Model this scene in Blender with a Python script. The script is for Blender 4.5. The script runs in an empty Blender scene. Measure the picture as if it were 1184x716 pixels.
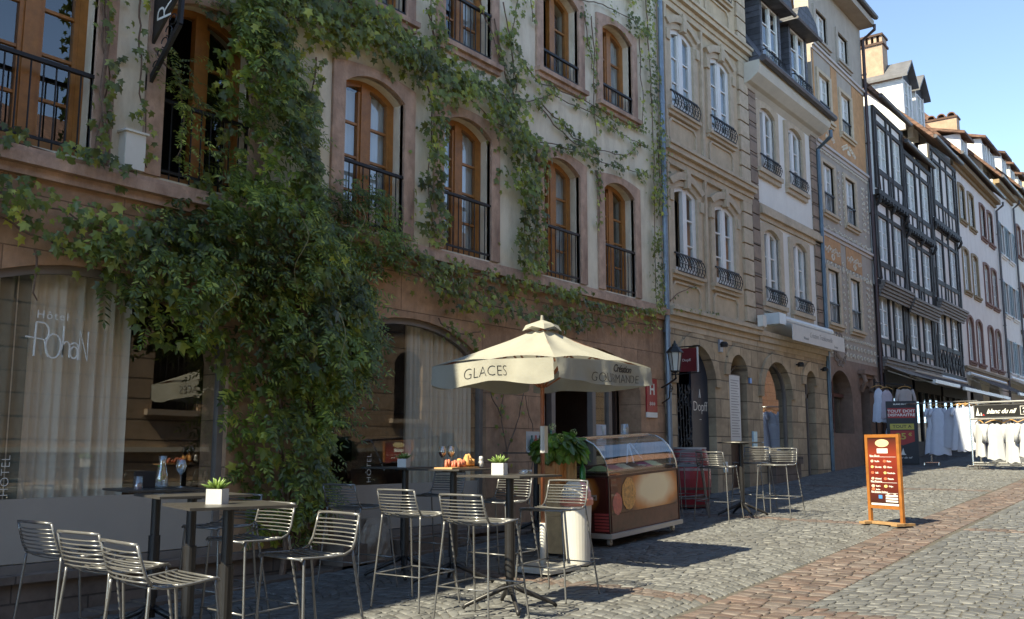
import bpy, math, random
from mathutils import Vector, Matrix, noise
from mathutils.geometry import tessellate_polygon
random.seed(7)
PI = math.pi
scene = bpy.context.scene
COL = scene.collection
W = 7.95          # the plane of the facades (Y)
SL = 0.043        # the street climbs 4.3 % along +X
TILT = math.atan(SL)
def gz(x): return SL * max(-12.0, min(90.0, x))

# ------------------------------------------------------------------ mesh building
class MB:
    def __init__(s): s.v = []; s.f = []; s.m = []
    def add(s, vs, fs, m=0):
        n = len(s.v); s.v.extend(vs)
        for f in fs: s.f.append([i + n for i in f]); s.m.append(m)
        return s
    def box(s, x0, x1, y0, y1, z0, z1, m=0):
        return s.add([(x0,y0,z0),(x1,y0,z0),(x1,y1,z0),(x0,y1,z0),(x0,y0,z1),(x1,y0,z1),(x1,y1,z1),(x0,y1,z1)],
              [(0,3,2,1),(4,5,6,7),(0,1,5,4),(1,2,6,5),(2,3,7,6),(3,0,4,7)], m)
    def bar(s, a, b, w, h, m=0, up=(0,0,1)):
        a = Vector(a); b = Vector(b); d = (b-a).normalized(); u = Vector(up)
        if abs(d.dot(u)) > .98: u = Vector((0,1,0))
        r = d.cross(u).normalized(); u = r.cross(d)
        r *= w/2; u *= h/2
        vs = [tuple(p+q) for p in (a,b) for q in (-r-u, r-u, r+u, -r+u)]
        return s.add(vs, [(0,3,2,1),(4,5,6,7),(0,1,5,4),(1,2,6,5),(2,3,7,6),(3,0,4,7)], m)
    def tube(s, pts, r, n=6, m=0, caps=True, closed=False):
        pts = [Vector(p) for p in pts]; N = len(pts); rs = r if isinstance(r, (list,tuple)) else [r]*N
        base = len(s.v); up = None
        for i, p in enumerate(pts):
            if closed: d = pts[(i+1)%N]-pts[i-1]
            else: d = pts[min(i+1,N-1)]-pts[max(i-1,0)]
            if d.length < 1e-9: d = Vector((0,0,1))
            d.normalize()
            if up is None:
                up = Vector((0,0,1)) if abs(d.z) < .9 else Vector((1,0,0))
            a = d.cross(up)
            if a.length < 1e-6: a = d.cross(Vector((0,1,0)))
            a.normalize(); b = a.cross(d); up = b
            for k in range(n):
                t = 2*PI*k/n; s.v.append(tuple(p + (a*math.cos(t)+b*math.sin(t))*rs[i]))
        for i in range(N if closed else N-1):
            j = (i+1) % N
            for k in range(n):
                l = (k+1) % n
                s.f.append([base+i*n+k, base+i*n+l, base+j*n+l, base+j*n+k]); s.m.append(m)
        if caps and not closed:
            s.f.append([base+k for k in range(n)][::-1]); s.m.append(m)
            s.f.append([base+(N-1)*n+k for k in range(n)]); s.m.append(m)
        return s
    def lathe(s, prof, n=20, c=(0,0,0), m=0):
        base = len(s.v)
        for r, z in prof:
            for k in range(n):
                t = 2*PI*k/n; s.v.append((c[0]+r*math.cos(t), c[1]+r*math.sin(t), c[2]+z))
        for i in range(len(prof)-1):
            for k in range(n):
                l = (k+1)%n; s.f.append([base+i*n+k, base+i*n+l, base+(i+1)*n+l, base+(i+1)*n+k]); s.m.append(m)
        s.f.append([base+k for k in range(n)][::-1]); s.m.append(m)
        s.f.append([base+(len(prof)-1)*n+k for k in range(n)]); s.m.append(m)
        return s
    def prism(s, poly, y0, y1, m=0):           # closed (x, z) outline pushed along Y
        n = len(poly)
        vs = [(x,y0,z) for x,z in poly] + [(x,y1,z) for x,z in poly]
        tr = tessellate_polygon([[Vector((x,z,0)) for x,z in poly]])
        fs = [tuple(t) for t in tr] + [tuple(i+n for i in reversed(t)) for t in tr]
        fs += [(i, (i+1)%n, (i+1)%n+n, i+n) for i in range(n)]
        return s.add(vs, fs, m)
    def ring(s, outer, inner, y0, y1, m=0, closed=False):   # band between two open lines of equal count
        n = len(outer)
        vs = [(x,y0,z) for x,z in outer]+[(x,y0,z) for x,z in inner]+[(x,y1,z) for x,z in outer]+[(x,y1,z) for x,z in inner]
        fs = []
        for i in range(n if closed else n-1):
            j = (i+1)%n
            fs += [(i,j,n+j,n+i),(2*n+i,3*n+i,3*n+j,2*n+j),(i,2*n+i,2*n+j,j),(n+i,n+j,3*n+j,3*n+i)]
        if not closed:
            fs += [(0,n,3*n,2*n),(n-1,3*n-1,4*n-1,2*n-1)]
        return s.add(vs, fs, m)
    def wall(s, outer, holes, y0, y1, m=0):     # wall slab with openings, reveals included
        loops = [outer]+holes
        flat = [p for l in loops for p in l]; n = len(flat)
        tr = tessellate_polygon([[Vector((x,z,0)) for x,z in l] for l in loops])
        vs = [(x,y0,z) for x,z in flat]+[(x,y1,z) for x,z in flat]
        fs = [tuple(t) for t in tr]+[tuple(i+n for i in reversed(t)) for t in tr]
        k = 0
        for l in loops:
            c = len(l)
            fs += [(k+i, k+(i+1)%c, k+(i+1)%c+n, k+i+n) for i in range(c)]
            k += c
        return s.add(vs, fs, m)
    def mesh(s, name, mats, smooth=False, off=None):
        me = bpy.data.meshes.new(name)
        vs = s.v if off is None else [(a-off[0], b-off[1], c-off[2]) for a,b,c in s.v]
        me.from_pydata(vs, [], s.f)
        if not isinstance(mats, (list,tuple)): mats = [mats]
        for q in mats: me.materials.append(q)
        if len(mats) > 1: me.polygons.foreach_set('material_index', s.m)
        if smooth:
            me.polygons.foreach_set('use_smooth', [True]*len(me.polygons))
        me.update()
        return me

def fix_normals(me):
    import bmesh
    bm = bmesh.new(); bm.from_mesh(me); bmesh.ops.recalc_face_normals(bm, faces=bm.faces); bm.to_mesh(me); bm.free()

def link(name, me, parent=None, loc=(0,0,0), rz=0):
    o = bpy.data.objects.new(name, me); COL.objects.link(o)
    o.location = loc
    if rz: o.rotation_euler = (0,0,rz)
    if parent is not None: o.parent = parent
    return o
def part(name, mb, mats, parent, smooth=False, world=True, fix=True):
    """one mesh object under its thing; world=True: written in scene coordinates, the parent's unrotated base is taken off"""
    off = None
    if world:
        q = parent; off = Vector((0,0,0))
        while q is not None: off = off + Vector(q.location); q = q.parent
    me = mb.mesh(name, mats, smooth, off)
    if fix and len(me.polygons) < 60000: fix_normals(me)
    return link(name, me, parent)
def tag(o, label=None, cat=None, group=None, kind=None):
    if label: o['label'] = label
    if cat: o['category'] = cat
    if group: o['group'] = group
    if kind: o['kind'] = kind
    return o
def thing(name, label, cat, loc=(0,0,0), rz=0, group=None, tilt=False):
    o = bpy.data.objects.new(name, None); COL.objects.link(o)
    o.empty_display_size = .1
    o.location = loc
    o.rotation_euler = (0, -TILT if tilt else 0, rz)
    if tilt:
        o.rotation_euler = (Matrix.Rotation(-TILT,3,'Y') @ Matrix.Rotation(rz,3,'Z')).to_euler()
    return tag(o, label, cat, group)
def solo(name, mb, mats, label, cat, loc=(0,0,0), rz=0, group=None, smooth=False, tilt=False, kind=None):
    me = mb.mesh(name, mats, smooth)
    if len(me.polygons) < 60000: fix_normals(me)
    o = link(name, me, None, loc, rz)
    if tilt: o.rotation_euler = (Matrix.Rotation(-TILT,3,'Y') @ Matrix.Rotation(rz,3,'Z')).to_euler()
    return tag(o, label, cat, group, kind)
KIDS = {}
def copy_tree(o, parent=None):
    c = o.copy(); COL.objects.link(c); c.parent = parent
    for ch in list(o.children): copy_tree(ch, c)
    return c
def dup(root, loc, rz, label, group=None, tilt=True):
    c = copy_tree(root)
    c.location = loc
    c.rotation_euler = (Matrix.Rotation(-TILT if tilt else 0,3,'Y') @ Matrix.Rotation(rz,3,'Z')).to_euler()
    c['label'] = label
    if group: c['group'] = group
    return c

def text_mb(txt, size, depth=.002, offset=0, spacing=1.0, shear=0, align='CENTER', res=3):
    cu = bpy.data.curves.new('writing', 'FONT'); cu.body = txt; cu.size = size; cu.extrude = depth
    cu.offset = offset; cu.space_character = spacing; cu.shear = shear; cu.align_x = align; cu.align_y = 'CENTER'; cu.resolution_u = res
    o = bpy.data.objects.new('writing', cu); COL.objects.link(o)
    dg = bpy.context.evaluated_depsgraph_get(); dg.update()
    me = bpy.data.meshes.new_from_object(o.evaluated_get(dg))
    mb = MB(); mb.add([tuple(v.co) for v in me.vertices], [list(p.vertices) for p in me.polygons])
    bpy.data.objects.remove(o); bpy.data.curves.remove(cu); bpy.data.meshes.remove(me)
    return mb
def place(mb, origin, ux, uy):
    """text/graphics plane coordinates (x right, y up) laid on a surface; ux, uy span it"""
    o = Vector(origin); ux = Vector(ux).normalized(); uy = Vector(uy).normalized(); n = ux.cross(uy)
    mb.v = [tuple(o + ux*a + uy*b + n*c) for a,b,c in mb.v]
    return mb

# ------------------------------------------------------------------ materials
MATS = {}
def nt(name):
    m = bpy.data.materials.new(name); m.use_nodes = True
    t = m.node_tree; t.nodes.clear()
    return m, t, t.nodes.new('ShaderNodeOutputMaterial')
def N(t, typ, **k):
    n = t.nodes.new(typ)
    for a, b in k.items():
        if a.startswith('i_'): n.inputs[a[2:].replace('_',' ')].default_value = b
        else: setattr(n, a, b)
    return n
def hsv(c, f): return (c[0]*f, c[1]*f, c[2]*f, 1)
def mat(name, col, rough=.7, var=.15, scale=4, bump=.0, bscale=40, metal=0, spec=.5, stain=.0, stain_col=None, brick=None, streak=0, island=0, coat=0, trans=0, mortar=.45, sheen=0):
    """principled material with real colour variation: fine noise, large stains, optional coursed stone"""
    if name in MATS: return MATS[name]
    m, t, out = nt(name); L = t.links
    b = N(t,'ShaderNodeBsdfPrincipled'); L.new(b.outputs[0], out.inputs[0])
    b.inputs['Roughness'].default_value = rough; b.inputs['Metallic'].default_value = metal
    b.inputs['Specular IOR Level'].default_value = spec
    if coat: b.inputs['Coat Weight'].default_value = coat
    tc = N(t,'ShaderNodeTexCoord'); co = tc.outputs['Object']
    nz = N(t,'ShaderNodeTexNoise'); nz.inputs['Scale'].default_value = scale; nz.inputs['Detail'].default_value = 6; nz.inputs['Roughness'].default_value = .65
    L.new(co, nz.inputs['Vector'])
    mr = N(t,'ShaderNodeMapRange'); mr.inputs['From Min'].default_value=.3; mr.inputs['From Max'].default_value=.7
    mr.inputs['To Min'].default_value = 1-var; mr.inputs['To Max'].default_value = 1+var
    L.new(nz.outputs['Fac'], mr.inputs['Value'])
    base = N(t,'ShaderNodeRGB'); base.outputs[0].default_value = (*col,1)
    cur = base.outputs[0]
    height = None
    if brick:
        bw, bh, mort, bv = brick
        sx = N(t,'ShaderNodeSeparateXYZ'); L.new(co, sx.inputs[0]); cx = N(t,'ShaderNodeCombineXYZ')
        L.new(sx.outputs['X'], cx.inputs['X']); L.new(sx.outputs['Z'], cx.inputs['Y'])
        bt = N(t,'ShaderNodeTexBrick'); L.new(cx.outputs[0], bt.inputs['Vector'])
        bt.inputs['Scale'].default_value = 1; bt.inputs['Brick Width'].default_value = bw; bt.inputs['Row Height'].default_value = bh
        bt.inputs['Mortar Size'].default_value = mort; bt.inputs['Mortar Smooth'].default_value = .3
        bt.inputs['Color1'].default_value = hsv(col, 1-bv); bt.inputs['Color2'].default_value = hsv(col, 1+bv)
        bt.inputs['Mortar'].default_value = hsv(col, mortar)
        cur = bt.outputs['Color']; height = bt.outputs['Fac']
    if island:
        g = N(t,'ShaderNodeNewGeometry'); m2 = N(t,'ShaderNodeMapRange')
        m2.inputs['To Min'].default_value = 1-island; m2.inputs['To Max'].default_value = 1+island
        L.new(g.outputs['Random Per Island'], m2.inputs['Value'])
        h = N(t,'ShaderNodeHueSaturation'); L.new(cur, h.inputs['Color']); L.new(m2.outputs[0], h.inputs['Value'])
        m3 = N(t,'ShaderNodeMath', operation='MULTIPLY_ADD'); m3.inputs[1].default_value=7.31; m3.inputs[2].default_value=0
        L.new(g.outputs['Random Per Island'], m3.inputs[0]); fr = N(t,'ShaderNodeMath', operation='FRACT'); L.new(m3.outputs[0], fr.inputs[0])
        m4 = N(t,'ShaderNodeMapRange'); m4.inputs['To Min'].default_value=.7; m4.inputs['To Max'].default_value=1.35; L.new(fr.outputs[0], m4.inputs['Value'])
        L.new(m4.outputs[0], h.inputs['Saturation']); cur = h.outputs[0]
    mul = N(t,'ShaderNodeMixRGB', blend_type='MULTIPLY'); mul.inputs[0].default_value = 1
    L.new(cur, mul.inputs[1]); L.new(mr.outputs[0], mul.inputs[2]); cur = mul.outputs[0]
    if stain:
        mp = N(t,'ShaderNodeMapping'); L.new(co, mp.inputs[0]); mp.inputs['Scale'].default_value = (1, 1, .3 if streak else 1)
        n2 = N(t,'ShaderNodeTexNoise'); n2.inputs['Scale'].default_value = 1.3 if not streak else streak; n2.inputs['Detail'].default_value = 8; n2.inputs['Roughness'].default_value=.7
        L.new(mp.outputs[0], n2.inputs['Vector'])
        r = N(t,'ShaderNodeMapRange'); r.inputs['From Min'].default_value=.45; r.inputs['From Max'].default_value=.75
        r.inputs['To Min'].default_value=0; r.inputs['To Max'].default_value=stain; L.new(n2.outputs['Fac'], r.inputs['Value'])
        mx = N(t,'ShaderNodeMixRGB'); L.new(r.outputs[0], mx.inputs[0]); L.new(cur, mx.inputs[1])
        mx.inputs[2].default_value = (*(stain_col or tuple(c*.35 for c in col)),1); cur = mx.outputs[0]
    L.new(cur, b.inputs['Base Color'])
    if trans:
        b.inputs['Transmission Weight'].default_value = 0
        tr = N(t,'ShaderNodeBsdfTranslucent'); ms = N(t,'ShaderNodeMixShader'); ms.inputs[0].default_value = trans
        h2 = N(t,'ShaderNodeHueSaturation'); h2.inputs['Value'].default_value=1.3; h2.inputs['Saturation'].default_value=1.05; L.new(cur, h2.inputs['Color'])
        L.new(h2.outputs[0], tr.inputs['Color']); L.new(b.outputs[0], ms.inputs[1]); L.new(tr.outputs[0], ms.inputs[2]); L.new(ms.outputs[0], out.inputs[0])
    if bump or height is not None:
        bp = N(t,'ShaderNodeBump'); bp.inputs['Strength'].default_value = 1; bp.inputs['Distance'].default_value = 1
        n3 = N(t,'ShaderNodeTexNoise'); n3.inputs['Scale'].default_value = bscale; n3.inputs['Detail'].default_value = 5; L.new(co, n3.inputs['Vector'])
        mm = N(t,'ShaderNodeMath', operation='MULTIPLY'); mm.inputs[1].default_value = bump; L.new(n3.outputs['Fac'], mm.inputs[0])
        hv = mm.outputs[0]
        if height is not None:
            ma = N(t,'ShaderNodeMath', operation='MULTIPLY_ADD'); ma.inputs[1].default_value = -.015; L.new(height, ma.inputs[0]); L.new(hv, ma.inputs[2]); hv = ma.outputs[0]
        L.new(hv, bp.inputs['Height']); L.new(bp.outputs[0], b.inputs['Normal'])
    MATS[name] = m
    return m
def glass_mat(name, refl=.12, tint=(1,1,1), rough=.0, wav=0.0):
    """thin pane: mostly see-through, fresnel reflection on top"""
    if name in MATS: return MATS[name]
    m, t, out = nt(name); L = t.links
    tr = N(t,'ShaderNodeBsdfTransparent'); tr.inputs[0].default_value = (*tint,1)
    gl = N(t,'ShaderNodeBsdfGlossy'); gl.inputs['Roughness'].default_value = rough; gl.inputs['Color'].default_value=(1,1,1,1)
    ge = N(t,'ShaderNodeNewGeometry'); dt = N(t,'ShaderNodeVectorMath', operation='DOT_PRODUCT'); L.new(ge.outputs['Incoming'],dt.inputs[0]); L.new(ge.outputs['True Normal'],dt.inputs[1])
    ab = N(t,'ShaderNodeMath', operation='ABSOLUTE'); L.new(dt.outputs['Value'],ab.inputs[0])
    om = N(t,'ShaderNodeMath', operation='SUBTRACT'); om.inputs[0].default_value = 1; L.new(ab.outputs[0],om.inputs[1])
    pw = N(t,'ShaderNodeMath', operation='POWER'); pw.inputs[1].default_value = 4.6; L.new(om.outputs[0],pw.inputs[0])
    ad = N(t,'ShaderNodeMath', operation='MULTIPLY_ADD'); ad.inputs[1].default_value = .9-refl; ad.inputs[2].default_value = .05+refl; ad.use_clamp = True
    L.new(pw.outputs[0], ad.inputs[0])
    if wav:
        tc = N(t,'ShaderNodeTexCoord'); nz = N(t,'ShaderNodeTexNoise'); nz.inputs['Scale'].default_value = 1.6; nz.inputs['Detail'].default_value=1
        L.new(tc.outputs['Object'], nz.inputs['Vector']); bp = N(t,'ShaderNodeBump'); bp.inputs['Strength'].default_value=1; bp.inputs['Distance'].default_value=wav
        L.new(nz.outputs['Fac'], bp.inputs['Height']); L.new(bp.outputs[0], gl.inputs['Normal'])
    ms = N(t,'ShaderNodeMixShader'); L.new(ad.outputs[0], ms.inputs[0]); L.new(tr.outputs[0], ms.inputs[1]); L.new(gl.outputs[0], ms.inputs[2])
    L.new(ms.outputs[0], out.inputs[0]); MATS[name] = m
    return m

M_sand   = mat('pink_sandstone', (.45,.265,.16), .88, .26, 6, .007, 22, stain=.7, streak=1.6, stain_col=(.13,.075,.05), brick=(1.05,.46,.006,.10), mortar=.55)
M_trim   = mat('sandstone_trim', (.50,.33,.24), .88, .24, 7, .006, 25, streak=2.5, stain=.75, stain_col=(.13,.075,.06))
M_plinth = mat('weathered_plinth_stone', (.17,.125,.10), .9, .3, 3, .008, 14, stain=.8, stain_col=(.03,.026,.024), brick=(1.3,.34,.008,.15))
M_cream  = mat('cream_plaster', (.76,.68,.53), .9, .06, 3, .002, 50, stain=.8, stain_col=(.40,.33,.23), streak=2.6)
M_beige  = mat('beige_stone', (.55,.42,.28), .85, .12, 5, .004, 35, stain=.45, stain_col=(.17,.12,.08), streak=1.8)
M_beige2 = mat('beige_carved_trim', (.53,.42,.30), .85, .14, 8, .004, 40, stain=.4, stain_col=(.2,.145,.1))
M_ashlar = mat('coursed_arcade_stone', (.44,.33,.215), .88, .2, 4, .007, 22, stain=.6, stain_col=(.12,.085,.055), brick=(.62,.36,.012,.2))
M_quoin  = mat('quoin_stone', (.30,.215,.16), .88, .18, 5, .005, 30, stain=.4, brick=(3,.33,.02,.12))
M_white  = mat('white_plaster', (.76,.72,.65), .9, .05, 3, .002, 50, stain=.25, stain_col=(.4,.36,.3), streak=2)
M_taupe  = mat('taupe_plaster', (.40,.345,.29), .9, .08, 3, .002, 50, stain=.3, streak=2)
M_orange = mat('orange_painted_plaster', (.50,.27,.13), .9, .18, 5, .002, 50, stain=.3, streak=2)
M_wht    = mat('white_window_paint', (.72,.70,.66), .45, .05, 8, stain=.15)
M_teak   = mat('orange_window_wood', (.36,.145,.035), .4, .25, 9, .001, 60, stain=.25)
M_iron   = mat('black_wrought_iron', (.018,.018,.02), .5, .2, 20, metal=.3)
M_zinc   = mat('blue_grey_zinc', (.20,.25,.30), .45, .2, 6, metal=.4, stain=.3)
M_dzinc  = mat('dark_zinc', (.09,.085,.09), .5, .25, 6, metal=.4, stain=.3)
M_slate  = mat('dark_slate', (.07,.072,.085), .6, .3, 8, .004, 20, brick=(.25,.14,.01,.3))
M_tile   = mat('brown_roof_tiles', (.16,.085,.06), .85, .3, 8, .01, 18, stain=.5, brick=(.18,.16,.015,.25))
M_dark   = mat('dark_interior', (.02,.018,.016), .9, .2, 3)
M_timber = mat('black_timber', (.022,.019,.018), .7, .35, 12, .002, 60)
M_infill = mat('timber_infill_plaster', (.78,.76,.73), .9, .07, 4, stain=.3, stain_col=(.35,.33,.3))
M_pane   = glass_mat('window_glass', .10, (.85,.9,.9), wav=.0015)
M_shop   = glass_mat('shop_glass', .05, (.92,.93,.92), wav=.0006)
M_curt   = mat('white_curtain', (.82,.80,.76), .9, .05, 4, trans=.3)
M_sheer  = mat('grey_sheer_curtain', (.80,.73,.61), .9, .05, 4, trans=.2)
M_mfrost = mat('frosted_film', (.40,.355,.31), .35, .04, 2, spec=.3)
M_dkframe= mat('dark_bronze_frame', (.055,.045,.04), .5, .1, 6, metal=.3)
M_frame2 = mat('grey_window_frame', (.20,.17,.15), .5, .1, 6)
M_letter = mat('white_lettering', (.8,.78,.72), .5, .02)
M_black  = mat('black_paint', (.015,.015,.016), .4, .1)
M_chim   = mat('chimney_plaster', (.40,.27,.19), .9, .2, 5, .004, 20, stain=.4)

def arch_line(cx, w, z0, h, rise, n=10, el=False):
    """open line: bottom left, up, over the arch, down to bottom right"""
    x0, x1 = cx-w/2, cx+w/2; zs = z0+h-rise
    pts = [(x0,z0)]
    if rise <= 0: return pts+[(x0,z0+h),(x1,z0+h),(x1,z0)]
    if el or rise >= w/2-1e-4:
        for i in range(n+1):
            t = PI - PI*i/n; pts.append((cx+math.cos(t)*w/2, zs+math.sin(t)*rise))
    else:
        R = (w*w/4+rise*rise)/(2*rise); a = math.asin(w/2/R)
        for i in range(n+1):
            t = -a+2*a*i/n; pts.append((cx+R*math.sin(t), zs+rise-R+R*math.cos(t)))
    return pts+[(x1,z0)]
def inset(line, d, bottom=True):
    """line pushed inwards by d (towards its centre axis), same point count"""
    n = len(line); out = []
    cx = sum(p[0] for p in line)/n
    for i, p in enumerate(line):
        a = Vector(line[max(i-1,0)]); b = Vector(line[min(i+1,n-1)])
        if i == 0: t = Vector(line[1])-Vector(p)
        elif i == n-1: t = Vector(p)-Vector(line[-2])
        else:
            t1 = (Vector(p)-a).normalized(); t2 = (b-Vector(p)).normalized(); t = t1+t2
            if t.length < 1e-6: t = t1
        t = t.normalized(); nn = Vector((t.y, -t.x)); k = 1.0
        if 0 < i < n-1:
            c = max(.5, nn.dot(Vector((t1.y,-t1.x)))); k = 1/c
        out.append((p[0]+nn.x*d*k, p[1]+nn.y*d*k))
    if bottom:
        out[0] = (out[0][0], line[0][1]+(d if d > 0 else 0)); out[-1] = (out[-1][0], line[-1][1]+(d if d > 0 else 0))
    return out

# ------------------------------------------------------------------ windows (shared meshes)
CACHE = {}
def cached(key, fn):
    if key not in CACHE: CACHE[key] = fn()
    return CACHE[key]
def win_frame(w, h, rise, fmat, fw, rows, cols, opened, el):
    mb = MB(); line = arch_line(0, w, 0, h, rise, el=el); inn = inset(line, fw)
    mb.ring(line, inn, -.035, .035); mb.box(-w/2, w/2, -.036, .036, 0, fw*1.2)
    mw = fw*.9
    top = h-fw*.6
    mb.box(-mw, mw, -.045, .03, fw, top)               # meeting stiles
    zs = h-rise*.85
    for s in (-1,1):
        if opened and s == -1:
            # the leaf folded inwards
            a = (-w/2+fw, .03); b = (-w/2+fw+.12, .03+w*.42)
            for z in [fw+.02+ (zs-fw-.06)*k/rows for k in range(rows+1)]:
                mb.bar((a[0],a[1],z),(b[0],b[1],z),.03,.045)
            for q in (a,b): mb.bar((q[0],q[1],fw),(q[0],q[1],zs),.04,.04)
            continue
        xa, xb = (mw, w/2-fw) if s == 1 else (-w/2+fw, -mw)
        sash = fw*.55
        mb.box(xa, xa+sash, -.03, .025, fw, zs); mb.box(xb-sash, xb, -.03, .025, fw, zs)
        mb.box(xa, xb, -.029, .024, fw, fw+sash*1.6)
        for k in range(1, rows):
            z = fw+(zs-fw)*k/rows; mb.box(xa, xb, -.022, .02, z-.014, z+.014)
        for k in range(1, cols):
            x = xa+(xb-xa)*k/cols; mb.box(x-.011, x+.011, -.021, .019, fw, h-rise*.6-fw*.5)
    me = mb.mesh('window', fmat); fix_normals(me); return me
def win_pane(w, h, rise, opened, el):
    mb = MB(); line = inset(arch_line(0, w, 0, h, rise, el=el), .03)
    if opened: line = [(max(x,.0), z) for x,z in line]
    clean = []
    for p in line:
        if not clean or (abs(p[0]-clean[-1][0])+abs(p[1]-clean[-1][1])) > 1e-4: clean.append(p)
    mb.add([(x,0,z) for x,z in clean],[tuple(range(len(clean)))]); return mb.mesh('pane', M_pane)
def win_curtain(w, h, kind, seed):
    mb = MB(); rnd = random.Random(seed)
    spans = {'full': [(-w/2+.03, w/2-.03)], 'sides': [(-w/2+.02, -w*.16), (w*.16, w/2-.02)], 'left': [(-w/2+.02, -w*.02)], 'right': [(w*.05, w/2-.02)]}[kind]
    for a, b in spans:
        n = max(8, int((b-a)/.02)); ph = rnd.random()*6
        vs = []
        for i in range(n+1):
            x = a+(b-a)*i/n; y = .02*math.sin(x*38+ph)+.012*math.sin(x*71+ph*2)
            vs += [(x,y,.02),(x+.01*math.sin(x*9),y,h-.04)]
        mb.add(vs, [(2*i,2*i+2,2*i+3,2*i+1) for i in range(n)])
    return mb.mesh('curtain', M_curt, True)
def surround_me(w, h, rise, t, proud, smat, sill, key, el):
    mb = MB(); line = arch_line(0, w, 0, h, rise, el=el); out = inset(line, -t, False)
    o3 = arch_line(0, w+2*t, 0, h+t*.6, rise*.45 if rise else 0, el=False)
    if len(o3) == len(line): out = o3
    out[0] = (out[0][0], 0); out[-1] = (out[-1][0], 0)
    mb.ring(out, line, -proud, .05)
    if sill: mb.box(-w/2-t*1.1, w/2+t*1.1, -proud-.07, .12, -sill, -.002); mb.box(-w/2-t, w/2+t, -proud-.02, .12, -sill*2, -sill-.002)
    if key:
        o2 = inset(line, -t-.10, False); i2 = inset(line, -t*.75, False)
        mb.ring(o2[1:-1], i2[1:-1], -proud-.05, .04)
        mb.box(-.07, .07, -proud-.08, .04, h-.03, h+t+.16)
        for s in (-1,1): mb.box(s*(w/2+t*.9)-.07, s*(w/2+t*.9)+.07, -proud-.04, .04, h-rise-.24, h-rise-.04)
    me = mb.mesh('surround', smat); fix_normals(me); return me
def rail_me(w, h, kind):
    mb = MB()
    if kind == 'bars':
        mb.box(-w/2, w/2, -.022, .022, h-.035, h); mb.box(-w/2, w/2, -.012, .012, .06, .085)
        n = max(6, int(w/.105))
        for i in range(n+1):
            x = -w/2+w*i/n; mb.tube([(x,0,.0),(x,0,h-.02)], .008, 5)
    else:
        n = max(7, int(w/.11)); b = .11
        def y(z): return -b*math.sin(PI*min(1, z/h*1.15))**1.3 if z < h*.87 else -.02
        prof = [0, .08, .2, .35, .5, .65, .8, 1]
        for i in range(n+1):
            x = -w/2+w*i/n
            mb.tube([(x, -b*.9*math.sin(PI*(.12+.88*t))-.03, h*t) for t in prof], .008, 5)
        mb.box(-w/2-.02, w/2+.02, -.055, -.025, h-.025, h)
        mb.box(-w/2, w/2, -.1, -.075, .0, .02)
        for i in range(n):
            cx = -w/2+w*(i+.5)/n; r = w/n*.42
            for zc in (h*.3, h*.68):
                pts = [(cx+r*math.cos(a*PI/5), -b*.9*math.sin(PI*(.12+.88*zc/h))-.03, zc+r*math.sin(a*PI/5)) for a in range(10)]
                mb.tube(pts, .006, 4, closed=True)
        for s in (-1,1): mb.bar((s*w/2,-.05,h-.012),(s*w/2,.12,h-.012),.02,.02); mb.bar((s*w/2,-.08,.01),(s*w/2,.12,.01),.02,.02)
    me = mb.mesh('balcony_rail', M_iron); fix_normals(me); return me
def shutter_me(w, h, m):
    mb = MB(); mb.box(-w/2,w/2,-.02,.02,0,.05); mb.box(-w/2,w/2,-.02,.02,h-.05,h); mb.box(-w/2,-w/2+.05,-.02,.02,.05,h-.05); mb.box(w/2-.05,w/2,-.02,.02,.05,h-.05)
    n = int(h/.07)
    for i in range(n): z=.06+(h-.12)*i/n; mb.add([(-w/2+.05,-.018,z),(w/2-.05,-.018,z),(w/2-.05,.018,z+.06),(-w/2+.05,.018,z+.06)],[(0,1,2,3)])
    return mb.mesh('shutter', m)
wcount = [0]
def window(root, cx, z0, w, h, rise=0, fmat=None, fw=.06, rows=3, cols=1, opened=False, el=False, Y=None, rec=.09, curtain=None,
           sur=None, t=.15, proud=.03, sill=.08, key=False, rail=None, rail_h=.45, rail_w=None, rail_z=0, shutters=None):
    Y = W if Y is None else Y; fmat = fmat or M_wht
    wcount[0] += 1; B = Vector(root.location)
    o = link('window', cached(('f',w,h,rise,fmat.name,fw,rows,cols,opened,el), lambda: win_frame(w,h,rise,fmat,fw,rows,cols,opened,el)), root, Vector((cx,Y+rec,z0))-B)
    link('pane', cached(('p',w,h,rise,opened,el), lambda: win_pane(w,h,rise,opened,el)), o)
    if curtain: link('curtain', cached(('c',w,h-rise*.5,curtain,wcount[0]%5), lambda: win_curtain(w,h-rise*.5,curtain,wcount[0])), o, (0,.06,0))
    if sur: link('surround', cached(('s',w,h,rise,t,proud,sur.name,sill,key,el), lambda: surround_me(w,h,rise,t,proud,sur,sill,key,el)), root, Vector((cx,Y,z0))-B)
    if rail: link('balcony_rail', cached(('r',rail_w or w,rail_h,rail), lambda: rail_me(rail_w or w,rail_h,rail)), root, Vector((cx,Y+(.0 if rail=='bars' else -.03),z0+rail_z))-B)
    if shutters:
        for s in (-1,1):
            link('shutter', cached(('sh',w,h,shutters.name), lambda: shutter_me(w/2+.02,h,shutters)), root, Vector((cx+s*(w*.75+.05),Y-.05,z0))-B)
    return (cx,w,z0,h,rise,el)
def hole(cx,w,z0,h,rise,el=False): return arch_line(cx,w,z0,h,rise,el=el)

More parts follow.
